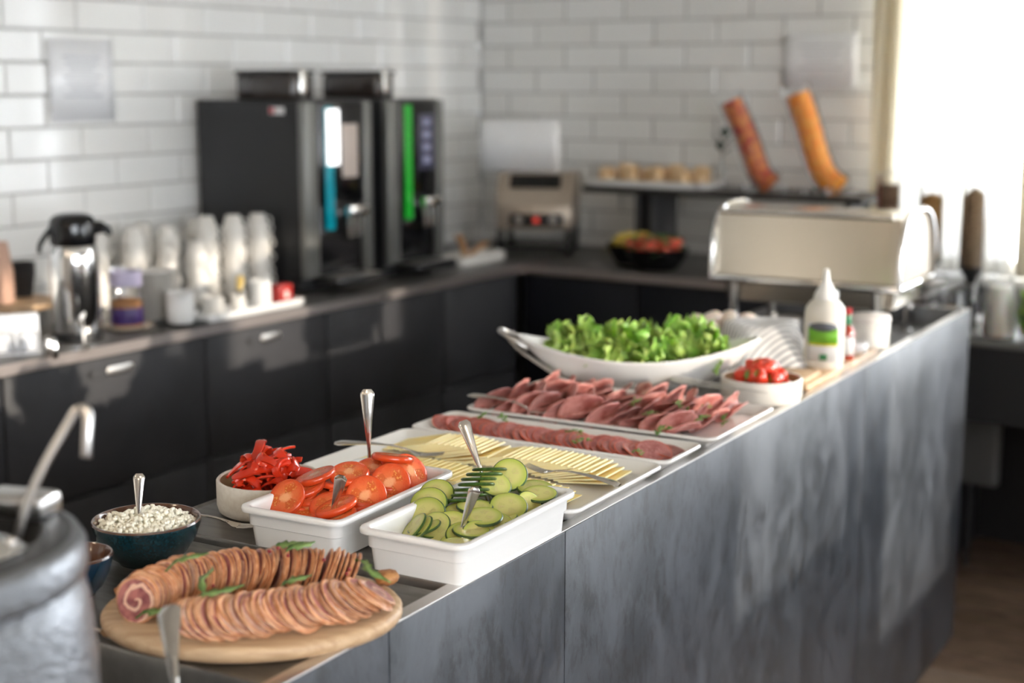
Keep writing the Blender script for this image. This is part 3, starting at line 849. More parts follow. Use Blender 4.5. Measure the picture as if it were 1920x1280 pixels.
for (px, py, z, az, k, lab) in [(400, 1062, 1.098, -1.6, 1, 'long rocket leaf hanging down over the rear pork row'), (310, 1072, 1.096, .25, 0, 'rocket leaf lying along the bend of the rear pork row'),
                             (505, 1036, 1.088, .2, 2, 'rocket leaf with red peppercorns on top of the rear pork row'), (350, 1137, 1.075, .35, 1, 'rocket leaf lying between the two pork rows'),
                             (665, 1050, 1.09, -.9, 1, 'curled rocket leaf at the end of the rear pork row'), (255, 1160, 1.047, .2, 2, 'small rocket leaf beside the cut pork end'), (530, 1042, 1.090, 0.5, 2, 'second small rocket leaf on top of the rear pork row'),
                             (520, 1110, 1.07, .3, 2, 'small rocket leaf tucked behind the front pork row')]:
    d = Vector((cos(az + .53), sin(az + .53), -.12))
    foods('rocket_leaf', rk[k], AT(px, py, z), (rnd(-.2, .2), -.35, 1), lab, 'leaf', 'rocket leaves on the pork board', xd=d)
g = G(); sphere(g, .0024, n=10); pep = g.mesh('peppercorn', M('red_peppercorn', (.22, .01, .015), .3), 180)
for px, py, z in [(378, 1097, 1.083), (400, 1098, 1.083), (505, 1033, 1.101), (521, 1027, 1.101), (540, 1041, 1.099), (607, 1049, 1.099), (655, 1067, 1.09), (650, 1075, 1.088)]:
    foods('peppercorn', pep, AT(px, py, z), None, 'tiny red peppercorn sprinkled over the pork roll', 'peppercorn', 'red peppercorns on the pork roll')
m_crisp = M('crisp_rind', (.32, .12, .035), .45, col2=(.50, .24, .09), nscale=60, bump=.5, bscale=120)
for px, py, lab in [(240, 1107, 'crisp brown rind piece at the board end near the small bowl'), (725, 1082, 'crisp brown rind piece at the board end near the cucumber dish')]:
    g = G(); sphere(g, .017, n=14, sz=.55, jit=.10)
    foods('rind_piece', g.mesh('rind_piece', m_crisp, 60), AT(px, py, PZ + .031), None, lab, 'pork rind', 'crisp rind pieces')

# ------------------------------------------------------------------ round bowls
def bowl(name, label, x, y, prof, mats, cat='bowl', n=48, z=PZ, sx=1.0):
    g = G(); lathe(g, prof[0], n, 0, sx=sx)
    if len(prof) > 1: lathe(g, prof[1], n, 1, sx=sx)
    o = O(name, g.mesh(name, mats, 50), None, I(x, y, z), (0, 0, TH)); return tag(o, label, cat)
m_stw = M('speckled_stoneware', (.62, .57, .50), .45, col2=(.66, .62, .55), nscale=120)
m_stwi = M('stoneware_inside', (.40, .26, .13), .35)
def straight(r, h): return [[(.001, .0), (r - .010, 0), (r - .003, .004), (r, .014), (r, h - .002), (r - .0015, h), (r - .0045, h), (r - .006, h - .002)], [(r - .006, h - .002), (r - .007, .010), (r - .015, .006), (.001, .006)]]
PEP = (-1.452, 1.735)
bowl('stoneware_bowl', 'straight-sided grey stoneware bowl of red pepper strips', *PEP, straight(.084, .053), [m_stw, m_stwi])
STR = (-1.083, 2.888)
bowl('stoneware_bowl', 'straight-sided pale bowl of strawberries on the buffet', *STR, straight(.085, .050), [M('cream_stoneware', (.70, .66, .60), .4), m_stwi], z=PZ)
def mat_glaze():
    m, nt, b = mk('teal_reactive_glaze')
    n = noise_(nt, 300, 3, .7)
    nt.links.new(mixc(nt, step_(nt, n, .45, .7), (.004, .022, .030), (.015, .055, .068)), b.inputs['Base Color'])
    b.inputs['Roughness'].default_value = .22; b.inputs['Coat Weight'].default_value = .5
    return m
m_glaze = mat_glaze(); m_glrim = M('brown_glazed_rim', (.085, .035, .018), .2, coat=.5)
def round_bowl(r, h): return [[(.001, .0), (r * .52, 0), (r * .55, .004), (r * .72, h * .22), (r * .90, h * .55), (r * .985, h * .85), (r, h - .0025)],
                              [(r, h - .0025), (r - .001, h), (r - .003, h), (r - .005, h - .003), (r * .9 - .004, h * .55), (r * .7, h * .24), (.001, .006)]]
CCB = (-1.440, 1.452)
bowl('glazed_bowl', 'teal glazed bowl with brown rim, filled with cottage cheese', *CCB, round_bowl(.075, .062), [m_glaze, m_glrim])
bowl('glazed_bowl', 'small blue glazed bowl half hidden behind the soup kettle', -1.424, 1.300, round_bowl(.052, .056), [M('blue_reactive_glaze', (.006, .028, .055), .2, coat=.5), m_glrim])
m_curd = M('cottage_cheese_curd', (.90, .86, .72), .55, sss=.15, sss_r=(1, .9, .7))
def curds(cx, cy, r, zc, rise, n, name, label, size=.0032):
    g = G()
    secs = [[(q * cos(2 * pi * k / 28), q * sin(2 * pi * k / 28), rise * (1 - (q / r) ** 2) - .004) for k in range(28)] for q in (r, r * .8, r * .55, r * .3, .002)]
    loft(g, secs, 0, False, True)
    for _ in range(n):
        q = r * sqrt(random.random()) * .97; a = rnd(0, 6.28); s = size * rnd(.6, 1.25)
        sphere(g, s, (q * cos(a), q * sin(a), rise * (1 - (q / r) ** 2) + rnd(-.004, .002) + .003 * sin(q * cos(a) * 160)), 7, 0, rnd(.7, 1), .15)
    o = O(name, g.mesh(name, m_curd, 180), None, I(cx, cy, zc), (0, 0, TH))
    return tag(o, label, 'cottage cheese', kind='stuff')
curds(*CCB, .0695, PZ + .052, .014, 800, 'cottage_cheese', 'heaped lumpy cottage cheese filling the teal bowl')
curds(-1.424, 1.300, .040, PZ + .030, .004, 60, 'crumbled_topping', 'pale crumbled topping low in the small blue bowl')

# --- red pepper strips
m_pepr = M('red_pepper_skin', (.62, .032, .008), .16, coat=.25)
m_pepi = M('red_pepper_flesh', (.70, .085, .018), .35)
def pepper_mesh(L, w, curl, seed):
    random.seed(seed); g = G(); n = 12; secs = []; R = L / max(.2, curl)
    ph = rnd(0, 6)
    for i in range(n + 1):
        t = i / n - .5; a = t * curl
        x, z = R * sin(a), R * (cos(a) - cos(curl / 2)); ww = w * (1 - .55 * abs(2 * t) ** 3) * (1 + .12 * sin(9 * t + ph))
        nx, nz = sin(a), cos(a); tk = .0028; y0 = .004 * sin(5 * t + ph)
        secs.append([(x, y0 - ww, z), (x + nx * tk, y0 - ww * .9, z + nz * tk), (x + nx * (tk + .0012), y0, z + nz * (tk + .0012)), (x + nx * tk, y0 + ww * .9, z + nz * tk), (x, y0 + ww, z), (x - nx * .001, y0, z - nz * .001)])
    loft(g, secs)
    for f in range(n):
        for k in (0, 1, 2, 3): g.m[f * 6 + k] = 0
        for k in (4, 5): g.m[f * 6 + k] = 1
    return g.mesh('pepper_strip', [m_pepr, m_pepi], 60)
vary(m_pepr, .4); vary(m_pepi, .4)
pp_m = [pepper_mesh(.065, .0075, 2.2, 1), pepper_mesh(.080, .008, 1.5, 2), pepper_mesh(.055, .0085, 2.9, 3), pepper_mesh(.060, .009, 1.0, 4), pepper_mesh(.05, .0075, 3.4, 5)]
random.seed(51)
for k in range(66):
    q = .054 * sqrt(random.random()); a = rnd(0, 6.28); lay = k / 66
    z = PZ + .022 + lay * .066 * (1 - (q / .092) ** 2) + rnd(0, .008)
    if lay > .6: q *= .85
    foods('pepper_strip', random.choice(pp_m), (PEP[0] + q * cos(a), PEP[1] + q * sin(a), z), (rnd(-.7, .7), rnd(-.7, .5), rnd(.4, 1)), 'curled strip of red bell pepper in the stoneware bowl', 'pepper strip', 'red pepper strips in the bowl')

# --- strawberries
m_straw = M('strawberry_skin', (.62, .045, .018), .28, coat=.3, bump=.4, bscale=260, bdist=.0008)
m_calyx = M('strawberry_leaf', (.16, .30, .05), .5)
g = G(); lathe(g, [(.0005, -.019), (.006, -.017), (.012, -.008), (.0155, .002), (.0145, .010), (.009, .0145), (.0005, .015)], 16); sb_m = g.mesh('strawberry_body', m_straw, 180)
g = G()
for k in range(6):
    a = 2 * pi * k / 6; d = Vector((cos(a), sin(a), 0)); s = Vector((-sin(a), cos(a), 0)) * .0035
    g.add([Vector((0, 0, .0155)), d * .006 + s + Vector((0, 0, .0165)), d * .013 + Vector((0, 0, .0150)), d * .006 - s + Vector((0, 0, .0165)), d * .006 + Vector((0, 0, .0148))], [(0, 1, 2), (0, 2, 3), (1, 0, 4), (2, 1, 4), (3, 2, 4), (0, 3, 4)])
tube(g, [(0, 0, .015), (.001, 0, .021)], .0009, 5)
cal_m = g.mesh('strawberry_calyx', m_calyx, 60)
random.seed(61)
for k in range(24):
    if k < 10: q, z = .058, .030
    elif k < 18: q, z = .042, .052
    else: q, z = .022, .072
    a = 2.4 * k + rnd(-.2, .2); q *= rnd(.8, 1.05)
    o = thing('strawberry', 'red strawberry with green leaves in the pale bowl', 'strawberry', group='strawberries in the pale bowl')
    put(o, (STR[0] + q * cos(a), STR[1] + q * sin(a), PZ + z + rnd(-.003, .004)), (rnd(-1, 1), rnd(-1, 1), rnd(-.6, .8)), None, rnd(0, 6)); o.scale = (1.0,) * 3
    O('berry', sb_m, o); O('calyx', cal_m, o)

# ------------------------------------------------------------------ lettuce boat
def boat():
    g = G(); n = 40; secs = []
    LX, LY = .262, .105
    for s, z, lift in ((.35, 0, 0), (.42, .001, .0), (.62, .018, .004), (.82, .045, .018), (.98, .070, .036), (1.0, .074, .040), (.995, .078, .041), (.965, .077, .040), (.93, .070, .036), (.78, .045, .016), (.55, .018, .003), (.3, .010, 0)):
        ring = []
        for k in range(n):
            a = 2 * pi * k / n; x, y = cos(a), sin(a); e = abs(x) ** 1.0
            px = LX * s * x; py = LY * s * y * (1 - .30 * x * x)
            ring.append((px, py, z + lift * x * x))
        secs.append(ring)
    loft(g, secs)
    return g.mesh('bowl', m_white, 60)
bt = thing('salad_boat', 'long white boat-shaped bowl with a handle, full of lettuce', 'bowl', I(-1.352, 2.850, PZ), TH + radians(27))
O('bowl', boat(), bt)
g = G(); tube(g, smooth_path([(-.238, -.030, .092), (-.27, -.030, .112), (-.296, -.012, .126), (-.296, .012, .126), (-.27, .030, .112), (-.238, .030, .092)], 5), .0058, 10)
tube(g, smooth_path([(-.292, .0, .124), (-.255, -.02, .088), (-.19, -.035, .046), (-.12, -.045, .010)], 5), .007, 10, flat=.4)
O('handle', g.mesh('handle', m_steel, 180), bt)['label'] = 'dark bent steel handle'
m_let = M('lettuce_leaf', (.16, .34, .035), .4, sss=.2, sss_r=(.5, 1, .2), col2=(.40, .58, .13), nscale=14, nlo=.35, nhi=.65, bump=.5, bscale=60, bdist=.004)
def leaf_mesh(seed, L=.085, Wd=.045):
    random.seed(seed); g = G(); nu, nv = 14, 12; p1, p2, p3 = rnd(0, 6), rnd(0, 6), rnd(0, 6); cu = rnd(.5, 1.4); secs = []
    for i in range(nu + 1):
        u = i / nu; w = Wd * (.25 + .75 * sin(pi * min(1, .12 + u * .80)) ** .8); ring = []
        for j in range(nv + 1):
            v = 2 * j / nv - 1; ed = max(abs(v) ** 2, u ** 3)
            z = .016 * cu * (v * v) + .030 * cu * u * u + ed * (.0075 * sin(15 * v * (1 + u) + p1) + .0065 * sin(22 * u + 9 * v + p2)) + .003 * sin(9 * u + 6 * v + p3)
            y = w * v * (1 - .18 * cu * abs(v)) + ed * .004 * sin(26 * u + p3)
            ring.append((L * u - .02 * ed * abs(v) + ed * .004 * sin(18 * v + p1), y, z))
        secs.append(ring)
    loft(g, secs, 0, False, False, False)
    return g.mesh('lettuce_leaf', m_let, 180)
vary(m_let, .5, .035)
lf = [leaf_mesh(s) for s in (2, 3, 5, 8, 13, 17)]
random.seed(71)
for k in range(64):
    t = (k % 16) / 15; lay = k // 16
    u = (-.165 + .33 * t) * (.55, .85, 1, .95)[lay] + rnd(-.012, .012); v = rnd(-.05, .05) * (.4, .8, 1, 1)[lay] * (1 - .4 * (u / .2) ** 2)
    hgt = (.040, .055, .066, .080)[lay] * (1 - .35 * abs(u / .21) ** 2.2) + .012
    if lay == 3: v *= .6
    az = rnd(0, 6.28); el = rnd(.1, 1.0) if lay else rnd(.4, .9)
    o = O('lettuce_leaf', random.choice(lf)); md = o.modifiers.new('thickness', 'SOLIDIFY'); md.thickness = .0007
    tag(o, 'crinkled bright green lettuce leaf piled in the white boat bowl', 'lettuce', 'lettuce leaves in the boat bowl')
    a0 = radians(27); x, y = -1.352 + u * cos(a0) - v * sin(a0), 2.850 + u * sin(a0) + v * cos(a0)
    xd = Vector((cos(az) * cos(el), sin(az) * cos(el), sin(el))); nn = Vector((-cos(az) * sin(el), -sin(az) * sin(el), cos(el)))
    put(o, Vector((x, y, PZ + hgt + .006)) - xd * .030, nn, xd); s = rnd(.75, 1.1); o.scale = (s, s, s)

# ------------------------------------------------------------------ cutlery
def fork_meshes():
    g = G(); P = smooth_path([(.062, 0, .004), (.080, 0, .0085), (.105, 0, .0105), (.14, 0, .010), (.175, 0, .007), (.196, 0, .0045), (.2, 0, .004)], 4); n = len(P)
    ws = []
    for i, p in enumerate(P):
        x = p.x; ws.append(.0042 if x < .075 else .0034 + .0100 * max(0, (x - .09) / .10) ** 1.1 if x < .192 else .0135 - (x - .192) * .7)
    tube(g, P, ws, 12, flat=[.55 if p.x < .1 else .30 for p in P]); h = g.mesh('handle', m_steel2, 60)
    g = G()
    secs = []
    for x, w, z in ((.066, .0036, .0045), (.058, .0075, .0015), (.050, .0118, -.001), (.042, .0125, -.0015)):
        secs.append([(x, -w, z + .0008), (x, 0, z - .0004), (x, w, z + .0008), (x, w, z + .0022), (x, 0, z + .0012), (x, -w, z + .0022)])
    loft(g, secs)
    for y in (-.0104, -.0036, .0036, .0104):
        tube(g, [(.044, y, -.0008), (.030, y, .0002), (.012, y * .97, .0035), (0, y * .94, .0068)], [.0021, .0019, .0016, .0009], 6, flat=.7)
    return h, g.mesh('head', m_steel2, 60)
def spoon_meshes():
    g = G(); P = smooth_path([(.056, 0, .004), (.072, 0, .0085), (.10, 0, .0105), (.14, 0, .010), (.175, 0, .007), (.196, 0, .0045), (.2, 0, .004)], 4)
    ws = [.0042 if p.x < .072 else .0036 + .0105 * max(0, (p.x - .085) / .10) ** 1.1 if p.x < .192 else .0146 - (p.x - .192) * .8 for p in P]
    tube(g, P, ws, 12, flat=[.55 if p.x < .1 else .30 for p in P]); h = g.mesh('handle', m_steel2, 60)
    g = G(); secs = []
    for s, dz in ((1, 0), (.96, -.0012), (.8, -.0045), (.5, -.0075), (.05, -.009), (.5, -.0062), (.78, -.0035), (.93, -.0004)):
        secs.append([(.030 + .031 * s * cos(2 * pi * k / 20), .0195 * s * sin(2 * pi * k / 20) * (1 - .18 * cos(2 * pi * k / 20)), .004 + dz) for k in range(20)])
    secs.append(secs[0]); loft(g, secs, 0, False, False)
    return h, g.mesh('bowl', m_steel2, 60)
m_steel2 = M('cutlery_steel', (.70, .67, .63), .16, 1.0)
fk, spn = fork_meshes(), spoon_meshes()
def cutlery(kind, label, tip, end, upv=(0, 0, 1), roll=0):
    tip, end = Vector(tip), Vector(end)
    o = thing('fork' if kind == 'fork' else 'spoon', label, kind)
    put(o, tip, Vector(upv), end - tip) if abs((end - tip).normalized().dot(Vector(upv))) < .98 else None
    xd = (end - tip).normalized(); u2 = Vector(upv) - xd * xd.dot(Vector(upv))
    put(o, tip, u2, xd); s = (end - tip).length / .2; o.scale = (s, s, s)
    O('handle', (fk if kind == 'fork' else spn)[0], o); O('head' if kind == 'fork' else 'bowl', (fk if kind == 'fork' else spn)[1], o)
    return o
def along(top, base, L):
    top, base = Vector(top), Vector(base); d = (base - top).normalized(); return top + d * L
TC = (.57, -.78, .27)
t0 = (-1.353, 1.858, 1.199); cutlery('fork', 'fork standing upright at the far end of the tomato dish', along(t0, (-1.349, 1.856, 1.094), .168), t0, (.5, -.85, .1))
t0 = (-1.170, 1.852, 1.170); cutlery('fork', 'fork standing aslant at the far end of the cucumber dish', along(t0, (-1.133, 1.845, 1.097), .150), t0, (.3, -.85, .4))
t0 = AT(640, 893, 1.128); cutlery('spoon', 'dark shining spoon leaning out of the near end of the tomato dish', along(t0, AT(622, 968, 1.064), .125), t0, (-.3, .7, .6))
t0 = AT(892, 915, 1.122); cutlery('spoon', 'dark shining spoon leaning out of the near end of the cucumber dish', along(t0, AT(862, 1010, 1.050), .122), t0, (-.3, .7, .6))
t0 = (-1.462, 1.465, 1.138); cutlery('spoon', 'spoon standing in the cottage cheese bowl', along(t0, (-1.455, 1.455, 1.07), .115), t0, (.45, -.8, .2))
cutlery('fork', 'fork lying across the sliced cheese with its handle over the tray edge', AT(986, 876, 1.062), AT(1162, 913, 1.050), (0, 0, 1))
cutlery('fork', 'fork resting on the cheese tray behind the tomato dish', AT(832, 856, 1.052), AT(628, 834, 1.068), (0, 0, 1))
cutlery('fork', 'fork resting on the ham tray corner beside the salami', AT(1035, 777, 1.048), AT(880, 744, 1.060), (0, 0, 1))
cutlery('fork', 'fork lying between the cottage cheese bowl and the tomato dish', AT(492, 990, PZ + .005), AT(285, 966, PZ + .014), (0, 0, 1))
cutlery('fork', 'fork lying with its tines beside the pork board, partly behind the kettle', AT(250, 1198, PZ + .003), AT(60, 1165, PZ + .008), (0, 0, 1))
t0 = AT(320, 1140, 1.125); cutlery('spoon', 'blurred spoon handle rising in front of the pork board', AT(348, 1425, PZ + .008), t0, (.45, -.85, .3))
# tongs
tg = thing('serving_tongs', 'steel serving tongs resting on the ham tray beside the strawberries', 'tongs', I(-1.235, 2.765, PZ + .026), TH + radians(15))
for s in (-1, 1):
    g = G(); P = smooth_path([(.20, 0, .006), (.15, s * .010, .012), (.08, s * .017, .016), (.04, s * .018, .020), (.0, s * .015, .024)], 4)
    tube(g, P, [.004 + .010 * max(0, 1 - abs(p.x - .02) / .045) for p in P], 10, flat=.35); O('arm', g.mesh('arm', m_steel, 60), tg)

# ------------------------------------------------------------------ soup kettle with ladle
kt = thing('soup_kettle', 'large hammered grey soup kettle with a steel lid', 'kettle', (-1.174, .780, PZ), 0.3)
def lat(name, prof, mat, parent, n=48, ang=50, **kw):
    g = G(); lathe(g, prof, n, **kw); return O(name, g.mesh(name, mat, ang), parent)
lat('body', [(.01, 0), (.155, 0), (.168, .012), (.1765, .06), (.1765, .12), (.172, .18), (.1665, .205), (.1635, .2075)], m_kett_grey, kt, 64)
lat('collar', [(.1635, .2075), (.1700, .2105), (.1715, .216), (.1710, .236), (.1660, .2445), (.158, .247)], m_kett_grey, kt, 64)
lat('rim', [(.158, .2465), (.150, .2490), (.132, .2490), (.126, .240), (.122, .13), (.01, .125)], M('black_kettle_rim', (.03, .031, .033), .4), kt, 64)
g = G(); n = 40
secs = [[(r * cos(pi * .62 + 2 * pi * .70 * k / n), r * sin(pi * .62 + 2 * pi * .70 * k / n), z) for k in range(n + 1)] for r, z in ((.137, .2492), (.137, .2525), (.132, .2560), (.115, .262), (.08, .268), (.03, .271), (.004, .2715))]
loft(g, secs, 0, False, False, False)
lid = O('lid', g.mesh('lid', m_chrome, 40), kt); md = lid.modifiers.new('thickness', 'SOLIDIFY'); md.thickness = .002
g = G(); lathe(g, [(.004, .270), (.010, .272), (.009, .284), (.021, .290), (.023, .298), (.016, .304), (.001, .306)], 24); O('knob', g.mesh('knob', m_chrome, 60), lid)
g = G(); box(g, .03, .10, .085, .125, .249, .272, .006); O('hinge', g.mesh('hinge', m_steel), kt)
ld = thing('ladle', 'steel ladle with a hooked handle standing in the soup kettle', 'ladle', (-1.125, .845, PZ + .14))
b0 = Vector(ld.location)
hook = [Vector(p) - b0 for p in ((-1.1235, .846, PZ + .15), (-1.102, .876, 1.292), (-1.0775, .9085, 1.3655), (-1.0705, .9140, 1.3765), (-1.0635, .9170, 1.3765), (-1.0595, .9150, 1.366), (-1.0585, .9120, 1.350), (-1.0590, .9105, 1.333))]
g = G(); tube(g, smooth_path(hook, 5), .0052, 10, flat=.6); O('handle', g.mesh('handle', m_steel, 180), ld)
g = G(); lathe(g, [(.001, -.03), (.02, -.026), (.034, -.012), (.038, .006), (.036, .006), (.032, -.01), (.001, -.027)], 24); O('cup', g.mesh('cup', m_steel, 60), ld)

# ------------------------------------------------------------------ far end of the buffet
bd = G(); box(bd, -.055, .055, -.258, .258, 0, .015, .004)
o = O('cutting_board', bd.mesh('cutting_board', m_board), None, I(-1.078, 3.265, PZ), (0, 0, TH)); tag(o, 'pale rectangular wooden board under the sauce bottles', 'board')
g = G(); box(g, -.04, .04, -.06, .06, 0, .010, .003)
o = O('wooden_block', g.mesh('wooden_block', m_board), None, I(-1.075, 3.075, PZ + .015), (0, 0, TH + .05)); tag(o, 'small flat wooden block lying on the board before the white bottle', 'board')
m_bot = M('milky_plastic', (.78, .74, .66), .35, sss=.3, sss_r=(1, .9, .8))
bt2 = thing('squeeze_bottle', 'white plastic squeeze bottle with a green printed label', 'bottle', I(-1.062, 3.225, PZ + .015), TH)
lat('bottle', [(.001, 0), (.042, 0), (.0455, .004), (.0465, .02), (.0465, .125), (.044, .138), (.034, .152), (.024, .158)], m_bot, bt2, 40, 60, sx=1.0, sy=.8)
cp = lat('cap', [(.026, .157), (.027, .160), (.024, .172), (.014, .188), (.0085, .200), (.006, .222), (.004, .226), (.0005, .226)], M('white_cap', (.84, .83, .80), .3), bt2, 28)
def arc_patch(name, mat, r, sy, a0, a1, z0, z1, parent, oval=False, off=.0006):
    g = G(); n = 14; secs = []
    for i in range(n + 1):
        t = i / n; a = a0 + (a1 - a0) * t
        zz0, zz1 = z0, z1
        if oval:
            h = (z1 - z0) / 2 * sqrt(max(.02, 1 - (2 * t - 1) ** 2)); zz0, zz1 = (z0 + z1) / 2 - h, (z0 + z1) / 2 + h
        secs.append([((r + off) * cos(a), (r + off) * sy * sin(a), zz0), ((r + off) * cos(a), (r + off) * sy * sin(a), zz1)])
    loft(g, secs, 0, False, False, False)
    o = O(name, g.mesh(name, mat, 180), parent); md = o.modifiers.new('thickness', 'SOLIDIFY'); md.thickness = .0003; return o
A0, A1 = radians(-128), radians(-30)
lb = arc_patch('label_print', M('label_white', (.74, .75, .76), .35), .0465, .8, A0, A1, .018, .106, bt2)
arc_patch('green_band', M('label_green', (.16, .42, .03), .35), .0465, .8, A0 + .06, A1 - .06, .060, .094, lb, off=.0012)
arc_patch('yellow_line', M('label_yellow', (.62, .58, .03), .35), .0465, .8, A0 + .06, A1 - .06, .055, .060, lb, off=.0012)
arc_patch('dark_oval', M('label_dark_grey', (.10, .11, .13), .35), .0465, .8, A0 + .14, A1 - .14, .088, .108, lb, True, off=.0018)
arc_patch('green_mark', M('label_dark_green', (.03, .20, .08), .35), .0465, .8, A0 + .72, A1 - .62, .022, .036, lb, off=.0012)
hb = thing('sauce_bottle', 'small red hot sauce bottle with a green neck beside the white bottle', 'bottle', I(-1.045, 3.345, PZ + .015), TH)
lat('bottle', [(.001, 0), (.016, 0), (.017, .004), (.017, .062), (.013, .074), (.007, .082), (.0065, .098)], M('red_sauce_glass', (.36, .035, .012), .12, coat=.5), hb, 24)
lat('neck_band', [(.0075, .082), (.0078, .084), (.0075, .106), (.007, .107)], M('green_foil', (.03, .22, .09), .3), hb, 20)
lat('cap', [(.0085, .107), (.0088, .110), (.0085, .122), (.0005, .124)], M('red_cap', (.45, .03, .03), .3), hb, 20)
arc_patch('label_print', M('sauce_label', (.78, .78, .78), .4), .017, 1, radians(-150), radians(-10), .012, .055, hb)
wb = thing('white_sauce_bottle', 'slim white bottle with a red band behind the squeeze bottle', 'bottle', I(-1.085, 3.360, PZ + .015), TH)
lat('bottle', [(.001, 0), (.020, 0), (.022, .004), (.022, .095), (.018, .115), (.009, .128), (.008, .14)], M('white_bottle', (.80, .80, .82), .3), wb, 24)
lat('cap', [(.0095, .140), (.010, .142), (.0095, .158), (.0005, .160)], M('pale_cap', (.8, .78, .76), .3), wb, 20)
arc_patch('red_band', M('label_red', (.55, .12, .08), .35), .022, 1, radians(-170), radians(0), .055, .068, wb)
cd = G(); lathe(cd, [(.001, 0), (.026, 0), (.029, .004), (.029, .018), (.026, .022), (.001, .022)], 28)
o = O('small_pot', cd.mesh('small_pot', m_white, 50), None, I(-1.058, 3.455, PZ + .015)); tag(o, 'low round white pot on the wooden board end', 'pot')
jr = thing('lidded_jar', 'short white lidded jar standing before the chafing dish', 'jar', I(-1.080, 3.640, .968), TH)
lat('body', [(.001, 0), (.044, 0), (.047, .004), (.048, .108), (.046, .110)], M('cream_china', (.80, .76, .70), .3), jr, 36)
lat('lid', [(.046, .110), (.050, .111), (.0505, .124), (.047, .128), (.001, .130)], M('cream_lid', (.78, .72, .67), .3), jr, 36)

# basket of eggs under a striped cloth
EB = (-1.305, 3.235)
g = G(); lathe(g, [(.001, 0), (.09, 0), (.10, .004), (.118, .075), (.115, .078), (.096, .012), (.001, .010)], 40)
o = O('egg_basket', g.mesh('egg_basket', M('dark_basket', (.045, .038, .032), .6, bump=.6, bscale=150), 60), None, I(*EB, PZ), (0, 0, TH)); tag(o, 'dark round basket of eggs under a striped cloth', 'basket')
m_egg = M('pale_eggshell', (.74, .62, .52), .4, sss=.2)
g = G(); lathe(g, [(.0005, -.027), (.010, -.025), (.018, -.016), (.0222, -.003), (.0205, .010), (.014, .022), (.006, .0285), (.0005, .030)], 20); egg_m = g.mesh('egg', m_egg, 180)
random.seed(81)
for k, (x, y, z) in enumerate([(-.06, -.05, .068), (-.015, -.07, .068), (-.075, .0, .068), (-.03, -.02, .078), (.02, -.03, .075), (-.05, .05, .07), (-.005, .03, .078), (.04, .02, .07), (.03, .07, .068)]):
    foods('egg', egg_m, (EB[0] + x, EB[1] + y, PZ + z + .022), (rnd(-1, 1), rnd(-1, 1), rnd(-.2, .3)), 'pale egg in the cloth-covered basket', 'egg', 'eggs in the cloth-covered basket')
def mat_stripe():
    m, nt, b = mk('striped_linen'); tc = nt.nodes.new('ShaderNodeTexCoord'); sp = nt.nodes.new('ShaderNodeSeparateXYZ')
    nt.links.new(tc.outputs['UV'], sp.inputs[0])
    s = math_(nt, 'SINE', math_(nt, 'MULTIPLY', sp.outputs[0], 190.0))
    nt.links.new(mixc(nt, math_(nt, 'MULTIPLY', step_(nt, s, -.1, .5), .8), (.80, .78, .75), (.22, .22, .24)), b.inputs['Base Color'])
    b.inputs['Roughness'].default_value = .85; return m
def cloth():
    g = G(); n = 34; S = .215; secs = []; uv = []
    for i in range(n + 1):
        ring = []
        for j in range(n + 1):
            x, y = S * (2 * i / n - 1), S * (2 * j / n - 1); r = sqrt(x * x + y * y) + 1e-6; a = math.atan2(y, x)
            uv.append((i / n, j / n)); ov = max(0, r - .085)
            rr = min(r, .085) + ov * (.34 + .12 * sin(5 * a + .8)); z = .104 - .85 * ov - 1.2 * ov * ov + .008 * sin(6 * a + 1) * min(1, ov / .05) + .006 * sin(x * 40) * sin(y * 36)
            z = max(z, .003 + .002 * sin(a * 7))
            ring.append((rr * cos(a), rr * sin(a), z))
        secs.append(ring)
    loft(g, secs, 0, False, False, False); me = g.mesh('striped_cloth', mat_stripe(), 180)
    ul = me.uv_layers.new(name='UVMap')
    for lp in me.loops: ul.data[lp.index].uv = uv[lp.vertex_index]
    return me
o = O('striped_cloth', cloth(), None, I(EB[0] + .085, EB[1] + .000, PZ + .004), (0, 0, TH + radians(-28))); md = o.modifiers.new('thickness', 'SOLIDIFY'); md.thickness = .0015
tag(o, 'grey and white striped cloth draped over the egg basket', 'cloth')

# chafing dish
CH = (-1.345, 4.05)
ch = thing('chafing_dish', 'chrome roll-top chafing dish at the far end of the buffet', 'chafing dish', I(*CH, .968), TH)
m_mir = M('mirror_steel', (.68, .62, .53), .24, 1.0)
HX, HY = .262, .165
g = G(); n = 30
def lidsec(x, s=1.0):
    out = []
    for k in range(n + 1):
        a = pi * k / n; c, d = cos(a), sin(a)
        out.append((x, -HY * s * (abs(c) ** .62) * (1 if c > 0 else -1), .122 + .185 * s * (abs(d) ** .72)) if c < .25 else (x, -HY * s * (1 - .10 * d), .122 + .178 * s * d / .968))
    return out
loft(g, [lidsec(-HX, .93), lidsec(-HX, .985), lidsec(-HX + .012, 1), lidsec(HX - .05, 1), lidsec(HX - .045, 1.0), lidsec(HX - .012, 1), lidsec(HX, .985), lidsec(HX, .93)], 0, True, True, False)
for i in range(len(g.f)):
    if all(abs(abs(g.v[k][0]) - HX) < .001 for k in g.f[i]): g.m[i] = 1
lid = O('roll_top_lid', g.mesh('roll_top_lid', [m_mir, M('lid_end_darkened', (.30, .27, .23), .55, .6)], 40), ch)  # end caps coloured darker than the lid to subdue the window glare
g = G(); tube(g, [(-HX + .005, -HY + .012, .300), (HX - .02, -HY + .012, .300)], .0085, 12); O('handle', g.mesh('handle', m_chrome, 60), lid)
